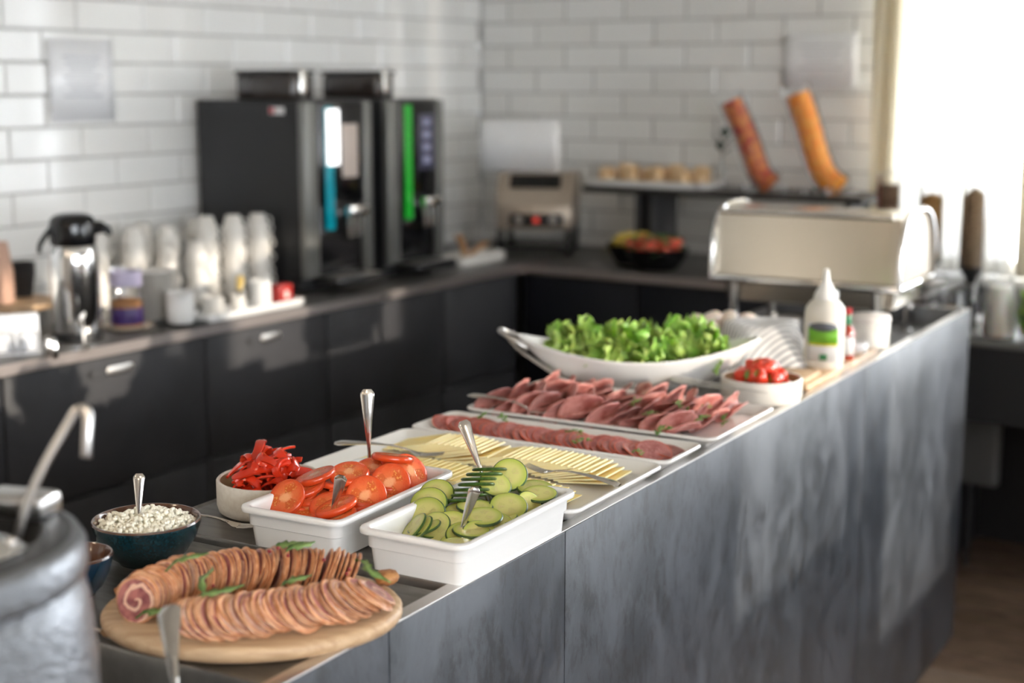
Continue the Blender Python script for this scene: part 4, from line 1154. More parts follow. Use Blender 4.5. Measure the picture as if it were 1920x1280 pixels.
for x in (-HX - .006, HX + .006):
    g = G(); pts = []
    for k in range(19):
        a = pi * k / 18; c, d = cos(a), sin(a); pts.append((x, -(HY + .008) * (abs(c) ** .62) * (1 if c > 0 else -1), .112 + .202 * (abs(d) ** .72)))
    tube(g, pts, .0075, 8); O('end_arch', g.mesh('end_arch', m_chrome, 60), ch)
g = G(); box(g, -HX - .012, HX + .012, -HY - .012, HY + .012, .100, .120, .005); O('pan_rim', g.mesh('pan_rim', m_chrome), ch)
g = G(); loft(g, [[(px, py, z) for px, py in rect(.245 - i, .15 - i, .03, 4)] for i, z in ((.02, .045), (.004, .05), (0, .10))]); O('water_pan', g.mesh('water_pan', m_mir, 40), ch)
for sx in (-1, 1):
    for sy in (-1, 1):
        g = G(); tube(g, [(sx * .205, sy * .155, .100 + .05), (sx * .205, sy * .155, .004)], .0125, 14); lathe(g, [(.001, 0), (.02, 0), (.02, .005), (.001, .008)], 16, mat=Matrix.Translation((sx * .205, sy * .155, 0))); O('leg', g.mesh('leg', m_chrome, 50), ch)
for x in (-.1, .1):
    g = G(); lathe(g, [(.001, .0), (.036, 0), (.038, .004), (.038, .034), (.030, .038), (.001, .036)], 24, mat=Matrix.Translation((x, 0, 0))); O('burner', g.mesh('burner', m_steel, 50), ch)
g = G(); tube(g, smooth_path([(-HX - .012, -.10, .108), (-HX - .035, -.07, .108), (-HX - .035, .07, .108), (-HX - .012, .10, .108)], 4), .006, 8); O('side_handle', g.mesh('side_handle', m_chrome, 60), ch)
for c_ in ch.children:
    if c_.name.split('.')[0] not in ('leg', 'burner'): c_.location.z = .05

# ------------------------------------------------------------------ coffee corner on the left worktop
ZW = .980
def onw(px, py, z=ZW): return W(px, py, z)
# vacuum flask
ap = thing('vacuum_flask', 'polished steel pump flask with a black top on the worktop', 'flask', (-3.165, 2.715, ZW), radians(50)); ap.scale = (1, 1, 1.06)
lat('base', [(.001, 0), (.066, 0), (.067, .004), (.066, .022), (.063, .024)], m_black, ap)
lat('body', [(.0635, .022), (.0650, .026), (.0655, .20), (.063, .232), (.057, .246), (.052, .25)], m_mir2 if 'm_mir2' in globals() else M('flask_steel', (.80, .80, .80), .12, 1.0), ap)
hd = lat('pump_head', [(.052, .246), (.060, .248), (.0615, .256), (.0615, .300), (.057, .314), (.045, .322), (.030, .326), (.001, .327)], m_gloss, ap)
g = G(); tube(g, [(.045, 0, .285), (.075, 0, .288), (.093, 0, .280), (.098, 0, .268)], [.026, .020, .013, .010], 12, flat=.8); O('spout', g.mesh('spout', m_gloss, 60), ap)
g = G(); tube(g, smooth_path([(-.055, .025, .29), (-.085, .02, .25), (-.088, 0, .23), (-.085, -.02, .25), (-.055, -.025, .29)], 5), .006, 8); O('handle', g.mesh('handle', m_black, 60), ap)
# napkin holder
nh = thing('napkin_holder', 'wire napkin holder filled with white napkins at the worktop edge', 'napkin holder', (-3.125, 2.480, ZW), radians(-36))
g = G(); box(g, -.016, .016, -.056, .056, .006, .104, .004); O('napkins', g.mesh('napkins', M('napkin_paper', (.76, .78, .82), .8)), nh)
for s in (-1, 1):
    for y0 in (-.052, .008):
        g = G(); tube(g, smooth_path([(s * .021, y0, .004), (s * .021, y0, .05), (s * .021, y0 + .008, .058), (s * .021, y0 + .036, .058), (s * .021, y0 + .044, .05), (s * .021, y0 + .044, .004)], 4), .0016, 6); O('wire', g.mesh('wire', m_steel, 60), nh)
g = G(); box(g, -.024, .024, -.06, .06, 0, .004); O('base', g.mesh('base', m_steel), nh)
for k, (px, py) in enumerate(((92, 668), (103, 672))):
    p = onw(px, py); g = G(); lathe(g, [(.001, 0), (.009, 0), (.010, .004), (.0095, .036), (.006, .044), (.007, .050), (.001, .054)], 16)
    o = O('shaker', g.mesh('shaker', m_chrome, 60), None, p); tag(o, ['small chrome shaker touching the napkin holder', 'small chrome shaker between the napkin holder and the steel flask'][k], 'shaker', 'chrome shakers')
p = onw(158, 655); cs = thing('card_stand', 'small steel card stand in front of the steel flask', 'card stand', p, radians(40))
g = G(); lathe(g, [(.001, 0), (.017, 0), (.018, .003), (.012, .009), (.003, .013), (.0025, .085), (.001, .086)], 18); O('stem', g.mesh('stem', m_steel, 60), cs)
g = G(); box(g, -.002, .002, -.035, .035, .083, .096, .001); O('card', g.mesh('card', m_paper), cs)
# raised wooden tray with cups
wt2 = thing('wooden_riser', 'small wooden riser tray holding the stacked paper cups', 'tray', (-3.52, 2.80, ZW), radians(0))
g = G(); box(g, -.14, .14, -.14, .11, .055, .070, .003); O('top', g.mesh('top', m_board), wt2)
for sx in (-1, 1):
    for sy in (-.12, .09):
        g = G(); box(g, sx * .12 - .01, sx * .12 + .01, sy - .01, sy + .01, 0, .055); O('leg', g.mesh('leg', m_board), wt2)
def paper_cup_mesh(mat, r=.040, h=.085):
    g = G(); lathe(g, [(.001, .0), (r * .70, 0), (r, h - .002), (r + .002, h), (r, h + .002), (r - .002, h - .002), (r * .68, .004), (.001, .004)], 24); return g.mesh('paper_cup', mat, 60)
pc = paper_cup_mesh(M('brown_paper_cup', (.55, .34, .25), .6)); pb = paper_cup_mesh(M('black_paper_cup', (.02, .02, .022), .5), .036, .07)
for k in range(9):
    o = O('paper_cup', pc, None, (-3.52, 2.745, ZW + .070 + .085 + .011 * k), (pi, 0, 0)); tag(o, 'brown paper cup in the upturned stack on the wooden riser', 'cup', 'brown paper cups stacked')
for k in range(4):
    o = O('paper_cup', pb, None, (-3.555, 2.855, ZW + .070 + .010 * k)); tag(o, 'black paper cup in the stack beside the steel flask', 'cup', 'black paper cups stacked')
# purple jar on saucer
m_clear = glassy('clear_glass', (.97, .97, .97), .10)
p = Vector((-3.175, 2.905, ZW))
g = G(); lathe(g, [(.001, 0), (.05, 0), (.072, .012), (.071, .014), (.05, .005), (.001, .005)], 36)
o = O('saucer', g.mesh('saucer', M('beige_saucer', (.58, .48, .38), .4), 60), None, p); tag(o, 'beige saucer under the purple labelled jar', 'saucer')
pj = thing('sugar_jar', 'clear jar with a purple band and brown sugar inside', 'jar', p + Vector((0, 0, .006)))
lat('glass', [(.001, 0), (.043, 0), (.045, .004), (.045, .165), (.046, .17)], m_clear, pj)
lat('band', [(.0455, .012), (.0458, .013), (.0458, .058), (.0455, .059)], M('purple_label', (.035, .012, .10), .4), pj)
lat('sugar', [(.001, .004), (.042, .005), (.042, .075), (.025, .082), (.001, .084)], M('brown_sugar', (.42, .20, .08), .8), pj)
lat('top_band', [(.0455, .12), (.0458, .121), (.0458, .160), (.0455, .162)], M('lilac_print', (.42, .38, .52), .5), pj)
# plates
m_cup = M('cup_china', (.74, .71, .66), .25, coat=.2)
g = G(); lathe(g, [(.001, 0), (.045, 0), (.050, .004), (.068, .011), (.0675, .0125), (.048, .006), (.001, .005)], 36); pl_m = g.mesh('plate', m_cup, 60)
for k in range(15):
    o = O('plate', pl_m, None, (-3.235, 3.072, ZW + .0095 * k)); tag(o, 'white side plate in the stack beside the purple jar', 'plate', 'side plates stacked on the worktop')
# cup stacks, upside down
g = G(); lathe(g, [(.001, .058), (.022, .058), (.025, .054), (.027, .045), (.036, .018), (.039, .001), (.0385, 0), (.037, .001), (.034, .018), (.025, .044), (.001, .050)], 24); cup_m = g.mesh('cup_body', m_cup, 60)
g = G(); tube(g, smooth_path([(.034, 0, .018), (.048, 0, .020), (.052, 0, .032), (.044, 0, .044), (.029, 0, .045)], 4), .0035, 6, flat=.7); cuph_m = g.mesh('cup_handle', m_cup, 180)
random.seed(91)
stacks = [(-3.56, 3.14, 9), (-3.50, 3.24, 9), (-3.44, 3.33, 9), (-3.35, 3.37, 7), (-3.40, 3.46, 10), (-3.36, 3.545, 10), (-3.325, 3.625, 10), (-3.57, 3.35, 9), (-3.53, 3.55, 9)]
CUPL = ['white cup in the upturned tower nearest the steel flask', 'white cup in the upturned tower just behind the plate stack', 'white cup in the upturned tower between the plates and the short tower', 'white cup in the shortest upturned tower, standing before the others', 'white cup in the upturned tower just behind the shortest one', 'white cup in the upturned tower second from the coffee machine', 'white cup in the upturned tower touching the black coffee machine side', 'white cup in the tower against the tiles behind the plates', 'white cup in the tower against the tiles near the coffee machine']
for i, (x, y, n) in enumerate(stacks):
    for k in range(n):
        o = thing('coffee_cup', CUPL[i], 'cup', (x + rnd(-.002, .002), y + rnd(-.002, .002), ZW + .0235 * k), rnd(-.5, 1.5), 'china cups, tower %d' % (i + 1))
        O('cup', cup_m, o); O('handle', cuph_m, o)
# milk pitcher on dark saucer
p = Vector((-3.105, 3.045, ZW))
g = G(); lathe(g, [(.001, 0), (.05, 0), (.078, .008), (.077, .010), (.05, .004), (.001, .004)], 36)
o = O('saucer', g.mesh('saucer', M('dark_teal_saucer', (.012, .022, .026), .25), 60), None, p); tag(o, 'dark saucer under the white milk pitcher', 'saucer')
mp = thing('milk_pitcher', 'white china milk pitcher on a dark saucer', 'pitcher', p + Vector((0, 0, .005)), radians(-40))
g = G(); n = 32
secs = []
for r, z in ((.001, 0), (.036, 0), (.040, .004), (.041, .05), (.039, .075), (.0405, .092), (.038, .092), (.037, .074), (.038, .05), (.036, .006), (.001, .005)):
    secs.append([(r * cos(2 * pi * k / n) + (.016 * max(0, cos(2 * pi * k / n)) ** 6 if z > .09 else 0), r * sin(2 * pi * k / n), z) for k in range(n)])
loft(g, secs, 0, False, False); O('body', g.mesh('body', m_white, 60), mp)
g = G(); tube(g, smooth_path([(-.038, 0, .078), (-.062, 0, .074), (-.066, 0, .045), (-.040, 0, .022)], 5), .005, 8); O('handle', g.mesh('handle', m_white, 180), mp)
# white tray with mug, red box, jar
TCX = Vector((-3.095, 3.315, ZW))
g = G(); loft(g, [[(px, py, z) for px, py in rect(.05 - i, .215 - i, .012, 3)] for i, z in ((.008, 0), (.002, .004), (0, .022), (.002, .024), (.005, .022), (.010, .006))])
o = O('long_tray', g.mesh('long_tray', m_white, 50), None, TCX); tag(o, 'long narrow white tray along the worktop edge', 'tray')
for (dy, dx, r, h, nm, lab, mt) in ((.075, -.012, .032, .085, 'straight_mug', 'white straight-sided beaker standing on the long tray', m_white), (-.140, -.008, .034, .060, 'sugar_bowl', 'cream sugar bowl at the near end of the long tray', m_cup), (-.05, .008, .024, .055, 'small_cup', 'small white cup holding a yellow brush on the long tray', m_cup)):
    g = G(); lathe(g, [(.001, 0), (r * .92, 0), (r, .004), (r, h), (r - .003, h), (r - .004, .006), (.001, .005)], 28)
    o = O(nm, g.mesh(nm, mt, 60), None, TCX + Vector((dx, dy, .006))); tag(o, lab, 'cup')
br = thing('brush', 'small yellow brush standing in a white cup', 'brush', TCX + Vector((.008, -.05, .018)), .4)
g = G(); tube(g, [(0, 0, 0), (.006, 0, .06)], .004, 8); O('stick', g.mesh('stick', m_black, 60), br)
g = G(); tube(g, [(.006, 0, .058), (.009, 0, .085), (.010, 0, .102)], [.008, .013, .009], 10, flat=.6); O('bristles', g.mesh('bristles', M('yellow_bristle', (.70, .50, .16), .7), 60), br)
rb = thing('red_box', 'small red packet on the far end of the long tray', 'packet', TCX + Vector((-.005, .160, .006)), .1)
g = G(); box(g, -.022, .022, -.032, .032, 0, .062, .003); O('box', g.mesh('box', M('red_card', (.42, .03, .025), .35)), rb)
g = G(); lathe(g, [(.001, 0), (.012, 0), (.011, .001), (.001, .001)], 20, mat=Matrix.Translation((.0222, 0, .032)) @ Matrix.Rotation(pi / 2, 4, 'Y')); O('print', g.mesh('print', M('pale_print', (.8, .7, .65), .4)), rb)

# coffee machines
def coffee(label, y0, y1, xf, col, estr, hy0, hy1, first):
    cy_ = (y0 + y1) / 2; r = thing('coffee_machine', label, 'coffee machine', (xf - .24, cy_, ZW))
    def bx(name, mat, x0, x1, a, b, z0, z1, bv=.004, par=None):
        g = G(); box(g, x0 + .24, x1 + .24, a - cy_, b - cy_, z0 - ZW, z1 - ZW, bv); return O(name, g.mesh(name, mat), par or r)
    zt = 1.615
    bx('body', M('machine_black', (.014, .0145, .016), .42), -.47, -.02, y0, y1, 1.0, zt, .006)
    bx('foot', m_black, -.45, -.03, y0 + .02, y1 - .02, ZW, 1.0)
    w = y1 - y0; q = lambda t: y0 + w * t
    grey = M('machine_silver', (.20, .20, .19), .38, .5)
    bx('front_strip', grey, -.022, .006, q(.0), q(.20), 1.03, zt - .005, .006); bx('front_strip', grey, -.022, .006, q(.87), q(1.0), 1.03, zt - .005, .006)
    fp = bx('front_panel', m_gloss, -.022, .002, q(.205), q(.865), 1.27, zt - .008, .003)
    ls = bx('light_strip', M('light_strip_' + label.split()[0], col, .3, emit=col, estr=estr), 0, .006, q(.30), q(.42), 1.185, zt - .022, .002, fp)
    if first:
        bx('reflection_bar', M('painted_window_reflection', (.9, .9, .9), .2, emit=(1, 1, 1), estr=1.1), .002, .009, q(.32), q(.50), 1.40, zt - .03, .003, fp)  # glowing bar in place of a window reflection in the glossy door
        pr = bx('menu_card', M('menu_card', (.62, .52, .46), .4), .001, .005, q(.55), q(.78), 1.355, 1.535, .002, fp)
    else:
        pr = bx('display', M('display_glass', (.05, .05, .07), .15, emit=(.25, .25, .45), estr=.04), .001, .005, q(.55), q(.82), 1.36, 1.56, .002, fp)
        for k, zz in enumerate((1.53, 1.485, 1.44, 1.395)):
            bx('button', M('button_light', (.2, .2, .28), .3, emit=(.5, .5, .8), estr=.12), .004, .008, q(.62), q(.74), zz - .012, zz + .012, .002, pr)
    nz = bx('nozzle_block', m_chrome, -.02, .045, q(.52), q(.80), 1.225, 1.262, .006)
    for t in (.58, .66, .74):
        g = G(); tube(g, [(.26, q(t) - cy_, 1.228 - ZW), (.262, q(t) - cy_, 1.155 - ZW)], [.011, .008], 12); O('spout', g.mesh('spout', m_chrome, 60), nz)
    bx('niche_back', m_gloss, -.022, -.012, q(.205), q(.865), 1.05, 1.265, .002)
    dt = bx('drip_tray', m_black, -.03, .085, q(.18), q(.90), 1.0, 1.03, .006)
    for k in range(7):
        bx('grate_bar', m_steel, -.012, .078, q(.24 + .09 * k), q(.27 + .09 * k), 1.029, 1.034, .001, dt)
    h = bx('bean_hopper', M('smoked_hopper', (.035, .026, .022), .2, coat=.4), -.37, -.12, hy0, hy1, zt, zt + .085, .01)
    bx('hopper_lid', m_black, -.375, -.115, hy0 - .005, hy1 + .005, zt + .085, zt + .098, .005, h)
    bx('hopper_highlight', m_chrome, -.122, -.106, hy0 + .03, hy0 + .065, zt + .005, zt + .098, .004, h)  # chrome bar standing in for the glossy highlight on the hopper
    if first:
        bd = bx('badge', M('badge_white', (.75, .74, .75), .35), -.14, -.075, y0 - .0015, y0 + .001, zt - .045, zt - .022, .0005)
        bx('badge_mark', M('badge_red', (.5, .05, .06), .35), -.138, -.118, y0 - .0025, y0, zt - .043, zt - .024, .0005, bd)
    return r
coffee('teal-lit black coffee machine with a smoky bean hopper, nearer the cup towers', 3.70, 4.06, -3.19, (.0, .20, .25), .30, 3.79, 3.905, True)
coffee('green-lit black coffee machine with a smoky bean hopper, nearer the corner', 4.16, 4.50, -3.20, (.01, .26, .02), .34, 4.255, 4.365, False)
# white tray with wooden tongs
wt3 = Vector((-3.215, 4.715, ZW))
g = G(); loft(g, [[(px, py, z) for px, py in rect(.06 - i, .15 - i, .015, 3)] for i, z in ((.008, 0), (.002, .004), (0, .038), (.003, .040), (.006, .038), (.012, .006))])
o = O('low_dish', g.mesh('low_dish', m_cup, 50), None, wt3); tag(o, 'low white dish between the coffee machine and the toaster', 'dish')
tw = thing('wooden_tongs', 'wooden toast tongs standing in the low white dish', 'tongs', wt3 + Vector((0, -.05, .012)), radians(90))
for s, e in ((-1, (-.06, -.01, .105)), (1, (.15, .012, .055))):
    g = G(); tube(g, [(0, 0, 0), (e[0] * .5, e[1], e[2] * .55), e], [.010, .016, .018], 8, flat=.4); O('arm', g.mesh('arm', M('tong_wood', (.48, .27, .13), .5), 60), tw)
# toaster
tr = thing('conveyor_toaster', 'steel conveyor toaster with dark slot in the corner', 'toaster', (-3.225, 5.215, ZW), radians(24))
m_tst = M('warm_steel', (.52, .44, .36), .38, .55)
def tb(name, mat, x0, x1, y0, y1, z0, z1, bv=.004, par=None):
    g = G(); box(g, x0, x1, y0, y1, z0, z1, bv); return O(name, g.mesh(name, mat), par or tr)
tb('base', m_tst, -.155, .155, -.14, .17, .10, .20, .006)
g = G(); loft(g, [[(x, -.14, .20), (x, .17, .20), (x, .17, .325), (x, -.06, .325), (x, -.115, .27)] for x in (-.155, .155)]); O('hood', g.mesh('hood', m_tst), tr)
g = G(); loft(g, [[(x, -.118, .268), (x, -.066, .321), (x, -.062, .318), (x, -.112, .265)] for x in (-.105, .105)]); O('feed_slot', g.mesh('feed_slot', m_gloss), tr)
pn = tb('control_panel', m_black, -.10, .12, -.146, -.138, .115, .165, .002)
for x in (-.06, .08):
    g = G(); lathe(g, [(.001, .014), (.014, .014), (.017, 0), (.001, 0)], 18, mat=Matrix.Translation((x, -.146, .14)) @ Matrix.Rotation(pi / 2, 4, 'X')); O('knob', g.mesh('knob', m_steel, 50), pn)
tb('lamp', M('red_lamp', (.6, .05, .03), .3, emit=(.8, .06, .04), estr=.4), .0, .022, -.15, -.145, .13, .15, .002, pn)
tb('outlet_tray', m_gloss, -.13, .13, -.17, .12, .03, .045, .003)
for x in (-.14, .14):
    for y in (-.12, .15): tb('leg', m_black, x - .012, x + .012, y - .012, y + .012, 0, .10, .002)
# notices
def notice(label, p, w, h, axis, lines, tilt=0.0, thick=.002):
    r = thing('notice', label, 'notice', p, 0)
    g = G(); n = 10; secs = []
    for i in range(n + 1):
        t = i / n - .5; bow = .0012 * cos(t * 5) + .0004 * sin(t * 14)
        secs.append([((bow, t * w, -h / 2) if axis else (t * w, -bow, -h / 2)), ((bow * .5, t * w, h / 2) if axis else (t * w, -bow * .5, h / 2))])
    loft(g, secs, 0, False, False, False); o = O('sheet', g.mesh('sheet', m_sleeve if lines else m_paper, 180), r); md = o.modifiers.new('thickness', 'SOLIDIFY'); md.thickness = .0008
    for k in range(lines):
        z = h * .28 - k * h * .55 / max(1, lines); g = G(); ww = w * (.30 - .05 * (k % 3))
        if axis: box(g, .0018, .0024, -ww, ww, z - .003, z + .003)
        else: box(g, -ww, ww, -.0024, -.0018, z - .003, z + .003)
        O('text_line', g.mesh('text_line', M('faint_print', (.58, .59, .62), .5)), r)
    return r
notice('plastic-sleeved white notice taped to the tiles above the steel flask', (XL + .012, 3.225, 1.68), .255, .255, True, 7)
notice('white notice in a clear sleeve on the back tiles above the orange jar', (-2.118, YB - .012, 1.752), .30, .205, False, 4)
sg = notice('white laminated sign propped on top of the toaster', (-3.31, 5.20, ZW + .327 + .106), .345, .21, False, 0)
sg.rotation_euler = (0, 0, radians(14))
g = G(); box(g, -.12, .12, -.03, .05, -.1075, -.1045); O('foot', g.mesh('foot', m_clear), sg)

# ------------------------------------------------------------------ back wall shelf and what stands on it
sh = thing('display_shelf', 'low dark shelf stand on the back worktop', 'shelf', (-2.375, 5.27, ZW))
g = G(); box(g, -.575, .575, -.17, .17, .262, .285, .003); O('board', g.mesh('board', M('dark_shelf', (.025, .022, .020), .4)), sh)
for x in (-.36, -.30, .50):
    g = G(); box(g, x - .014, x + .014, -.10, .10, 0, .262); O('leg', g.mesh('leg', M('shelf_leg', (.05, .05, .055), .5)), sh)
ZS = ZW + .285
g = G(); loft(g, [[(px, py, z) for px, py in rect(.26 - i, .10 - i, .015, 3)] for i, z in ((.008, 0), (.002, .004), (0, .026), (.003, .028), (.006, .026), (.012, .006))])
o = O('bread_tray', g.mesh('bread_tray', m_white, 50), None, (-2.69, 5.22, ZS)); tag(o, 'white tray of pastries at the corner end of the dark shelf', 'tray')
m_pas = M('golden_pastry', (.66, .42, .20), .55, col2=(.78, .58, .36), nscale=30)
random.seed(101)
for k in range(8):
    g = G(); box(g, -.034, .034, -.035, .035, 0, .078, .016)
    o = O('pastry', g.mesh('pastry', m_pas, 60), None, (-2.885 + .056 * k, 5.19 + .05 * (k % 2), ZS + .008), (0, 0, rnd(-.1, .1))); o.scale = (.8, 1, rnd(.8, 1.05)); tag(o, 'golden square pastry on the white tray on the shelf', 'pastry', 'pastries on the shelf tray')
def horn(label, pts, rad, fill, c1, c2, lump):
    p0 = Vector(pts[0]); r = thing('tube_jar', label, 'jar', p0)
    P = [Vector(p) - p0 for p in smooth_path(pts, 5)]
    g = G(); tube(g, P, rad, 16, cap=False); O('glass', g.mesh('glass', m_clear, 60), r)
    Q = P[:int(len(P) * fill)]; g = G()
    tube(g, Q, [rad * .80 * (1 + lump * sin(i * 2.3)) for i in range(len(Q))], 14); O('filling', g.mesh('filling', M(label.split()[0] + '_filling', c1, .35, col2=c2, nscale=28, nlo=.42, nhi=.58), 60), r)
    for i in range(2, len(P), 3):
        a, b = P[i - 1], P[min(i + 1, len(P) - 1)]; d = (b - a).normalized(); c = P[i] + Vector((rad * .95, 0, 0)) 
        g = G(); sphere(g, .005, tuple(c + Vector((.006, -.01, 0))), 8); O('knob', g.mesh('knob', m_clear, 180), r)
    g = G(); lathe(g, [(.001, 0), (.055, 0), (.055, .006), (.035, .010), (.001, .012)], 24, mat=Matrix.Translation((P[0].x, P[0].y, P[0].z - rad * .95))); O('foot', g.mesh('foot', m_clear, 60), r)
def yp(px, py, y=5.2):
    d = _fw * F_PX + _r * (px - 960) - _u * (py - 640); return Vector((0, 0, CAM_Z)) + d * (y / d.y)
horn('orange curved glass tube jar leaning on the shelf near the window', [yp(1572, 352), yp(1548, 330), yp(1532, 295), yp(1518, 245), yp(1506, 205), yp(1496, 178), yp(1490, 160)], .054, .86, (1.0, .32, .015), (1.0, .42, .04), .06)
horn('red curved glass tube jar leaning on the shelf beside the green sprig', [yp(1444, 346), yp(1425, 325), yp(1412, 290), yp(1400, 255), yp(1386, 222), yp(1373, 195), yp(1366, 178)], .048, .90, (.55, .06, .03), (.80, .28, .06), .10)
vs = thing('bud_vase', 'slim clear bud vase with a dark green sprig on the shelf', 'vase', yp(1352, 350))
lat('glass', [(.001, 0), (.018, 0), (.020, .004), (.014, .05), (.008, .10), (.011, .12)], m_clear, vs, 20)
g = G(); tube(g, [(0, 0, .01), (.002, 0, .14)], .002, 6)
for k in range(7):
    a = 2.4 * k; z = .12 + .012 * k; d = Vector((cos(a), sin(a), .8)).normalized(); s = d.cross(Vector((0, 0, 1))).normalized() * .018; c = Vector((.002, 0, z))
    g.add([c, c + d * .030 + s, c + d * .060, c + d * .030 - s, c + d * .030 + Vector((0, 0, .003))], [(0, 1, 4), (1, 2, 4), (2, 3, 4), (3, 0, 4), (0, 3, 1), (3, 2, 1)])
O('sprig', g.mesh('sprig', M('dark_green_sprig', (.012, .045, .016), .5), 180), vs)
for k, px in enumerate((1312, 1400, 1470, 1510, 1555, 1598)):
    g = G(); lathe(g, [(.001, 0), (.018, 0), (.021, .03), (.0195, .03), (.0165, .004), (.001, .003)], 20)
    q = yp(px, 360 + k * 2, 5.13); o = O('shot_glass', g.mesh('shot_glass', m_clear, 60), None, (q.x, 5.13, ZS)); tag(o, 'tiny clear glass in the line along the shelf edge', 'glass', 'tiny glasses along the shelf')

# fruit bowls
def fruit(label, px, r, h, kind):
    q = W(px, 492, ZW); c = Vector((q.x, 4.94 if kind else 5.045, ZW))
    g = G(); lathe(g, [(.001, 0), (r * .6, 0), (r * .65, .004), (r * .92, h * .6), (r, h), (r - .004, h), (r * .88, h * .58), (r * .6, .01), (.001, .008)], 36)
    o = O('black_bowl', g.mesh('black_bowl', m_gloss, 60), None, c); tag(o, label, 'bowl')
    for k in range(26 if kind else 24):
        q2 = r * .78 * sqrt((k % 13 + .5) / 13); a = 2.4 * k; z = h * .72 + (.034 if k > 12 else 0) + .014
        p = c + Vector((q2 * cos(a), q2 * sin(a), z - q2 * .12))
        if kind == 0:
            g = G(); box(g, -.02, .02, -.015, .015, -.012, .012, .004); o = O('pineapple_chunk', g.mesh('pineapple_chunk', m_pine, 50), None, p, (rnd(-.7, .7), rnd(-.7, .7), rnd(0, 6))); tag(o, 'yellow pineapple chunk in the smaller black bowl', 'pineapple', 'pineapple chunks in the black bowl')
        else:
            o = thing('melon_wedge', 'red watermelon wedge with green rind in the larger black bowl', 'watermelon', p, 0, 'watermelon wedges in the black bowl'); o.rotation_euler = (rnd(-.6, .6), rnd(-.6, .6), rnd(0, 6))
            O('flesh', mel_f, o); O('rind', mel_r, o)
m_pine = M('pineapple_flesh', (.80, .56, .06), .4, col2=(.85, .68, .16), nscale=50)
g = G(); loft(g, [[(.0, y, -.018), (.030 * .9, y, .006), (.016, y, .017), (-.016, y, .017), (-.030 * .9, y, .006)] for y in (-.010, .010)]); mel_f = g.mesh('melon_flesh', M('melon_red', (.82, .13, .08), .4), 40)
g = G(); loft(g, [[(.028, y, .006), (.017, y, .0175), (-.017, y, .0175), (-.028, y, .006), (-.032, y, .009), (-.018, y, .023), (.018, y, .023), (.032, y, .009)] for y in (-.010, .010)]); mel_r = g.mesh('melon_rind', M('melon_green', (.06, .14, .03), .4), 40)
random.seed(111)
fruit('smaller black bowl of pineapple chunks under the shelf', 1194, .105, .078, 0)
fruit('larger black bowl of watermelon wedges under the shelf', 1282, .122, .080, 1)

# ------------------------------------------------------------------ window counter
def cereal(label, x, y, zb, z0, z1, col, col2, rim):
    r = thing('cereal_dispenser', label, 'cereal dispenser', (x, y, zb))
    lat('base', [(.001, 0), (.06, 0), (.062, .004), (.058, .012), (.012, .016)], m_steel, r, 28)
    g = G(); tube(g, [(0, .05, .01), (0, .05, z0 - zb + .02)], .008, 10); O('stand', g.mesh('stand', m_steel, 60), r)
    lat('funnel', [(.016, z0 - zb - .05), (.020, z0 - zb - .03), (.043, z0 - zb), (.045, z0 - zb + .01)], m_black, r, 28)
    lat('glass', [(.0445, z0 - zb), (.045, z0 - zb + .01), (.045, z1 - zb + .03), (.046, z1 - zb + .032)], m_clear, r, 32)
    lat('cereal', [(.001, z0 - zb + .002), (.0425, z0 - zb + .004), (.0425, z1 - zb - .015 * rim), (.025, z1 - zb), (.001, z1 - zb + .008 * rim)], M(label.split()[0] + '_cereal', col, .8, col2=col2, nscale=160, bump=.8, bscale=170, bdist=.006), r, 32, 180)
    k = lat('lid', [(.047, z1 - zb + .030), (.047, z1 - zb + .036), (.012, z1 - zb + .042), (.010, z1 - zb + .055), (.001, z1 - zb + .057)], m_clear, r, 28)
cereal('dark brown cereal dispenser half hidden behind the chafing dish', -1.700, 5.10, ZW, 1.15, 1.318, (.12, .065, .035), (.20, .12, .07), 0)
cereal('golden brown cereal dispenser in the middle of the three', -1.548, 5.10, ZW, 1.06, 1.288, (.24, .11, .025), (.40, .21, .06), 1)
cereal('speckled brown cereal dispenser before the sheer curtain', -1.400, 5.10, .862, 1.04, 1.305, (.17, .10, .05), (.34, .23, .13), 2)
jg = thing('milk_carafe', 'glass carafe of white milk on the low window counter', 'carafe', W(1872, 632, .862))
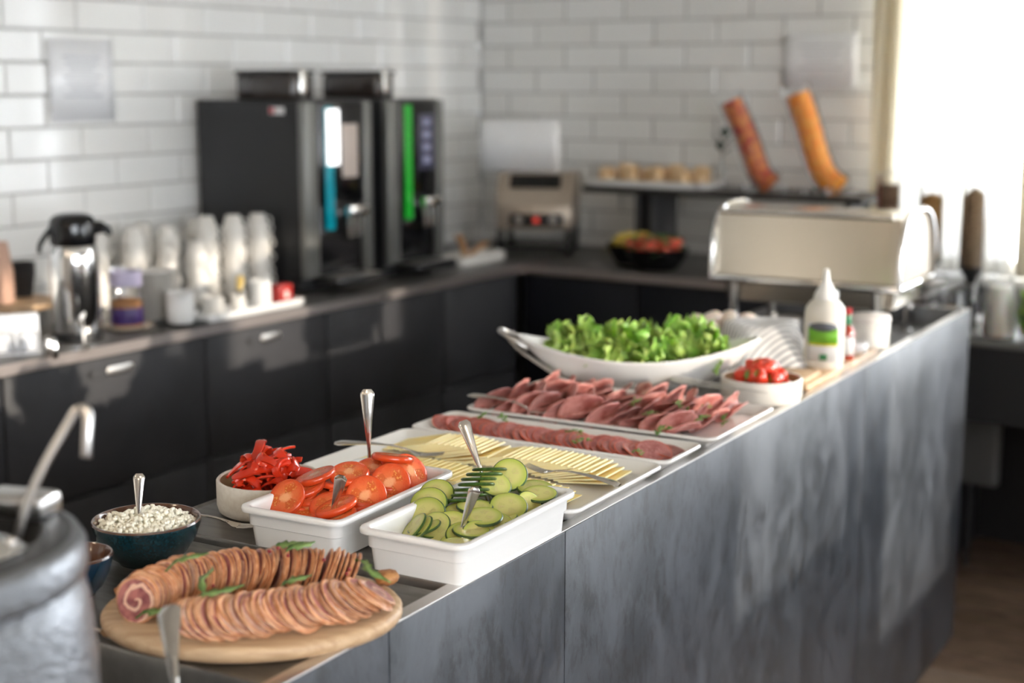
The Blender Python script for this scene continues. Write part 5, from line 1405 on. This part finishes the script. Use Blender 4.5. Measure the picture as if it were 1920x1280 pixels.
lat('glass', [(.001, 0), (.050, 0), (.054, .006), (.052, .06), (.043, .14), (.034, .18), (.037, .20)], m_clear, jg, 32)
lat('milk', [(.001, .004), (.048, .005), (.051, .01), (.050, .06), (.041, .14), (.034, .168), (.001, .168)], M('milk', (.80, .78, .70), .4, sss=.3), jg, 32)
g = G(); tube(g, smooth_path([(.04, 0, .17), (.085, 0, .16), (.088, 0, .09), (.052, 0, .05)], 5), .006, 8); O('handle', g.mesh('handle', m_clear, 180), jg)
hp = thing('herb_pot', 'green herb in a clear pot at the far end of the window counter', 'plant', W(1938, 640, .862))
lat('pot', [(.001, 0), (.045, 0), (.052, .09), (.049, .09), (.043, .006), (.001, .005)], m_clear, hp, 28)
for k in range(22):
    o = O('leaf', lf[k % 6], hp, (rnd(-.03, .03), rnd(-.03, .03), .03 + .004 * k), (rnd(-.6, .6), rnd(-1.2, -.2), rnd(0, 6.28))); o.scale = (.75,) * 3
br2 = thing('brown_jar', 'clear jar of brown muesli between chafing dish and milk carafe', 'jar', W(1778, 618, .862))
lat('glass', [(.001, 0), (.035, 0), (.038, .005), (.038, .13), (.040, .135)], m_clear, br2, 28)
lat('muesli', [(.001, .004), (.035, .005), (.035, .075), (.001, .082)], M('muesli', (.22, .14, .09), .8, col2=(.38, .28, .20), nscale=150), br2, 28)
g = G(); lathe(g, [(.001, 0), (.034, 0), (.038, .004), (.040, .088), (.037, .088), (.035, .006), (.001, .005)], 28)
o = O('white_beaker', g.mesh('white_beaker', m_white, 60), None, W(1730, 612, .862)); tag(o, 'bright white beaker on the window counter beside the chafing dish', 'cup')
gl = G(); lathe(gl, [(.001, 0), (.028, 0), (.030, .004), (.034, .115), (.0325, .115), (.0285, .008), (.001, .006)], 28); glm = gl.mesh('drinking_glass', m_clear, 60)
for k, (px, py) in enumerate(((1765, 628), (1812, 632), (1838, 650))):
    o = O('drinking_glass', glm, None, W(px, py - 18, .862)); tag(o, ['drinking glass beside the bright white beaker', 'drinking glass beside the jar of brown muesli', 'drinking glass beside the milk carafe'][k], 'glass', 'drinking glasses on the window counter')
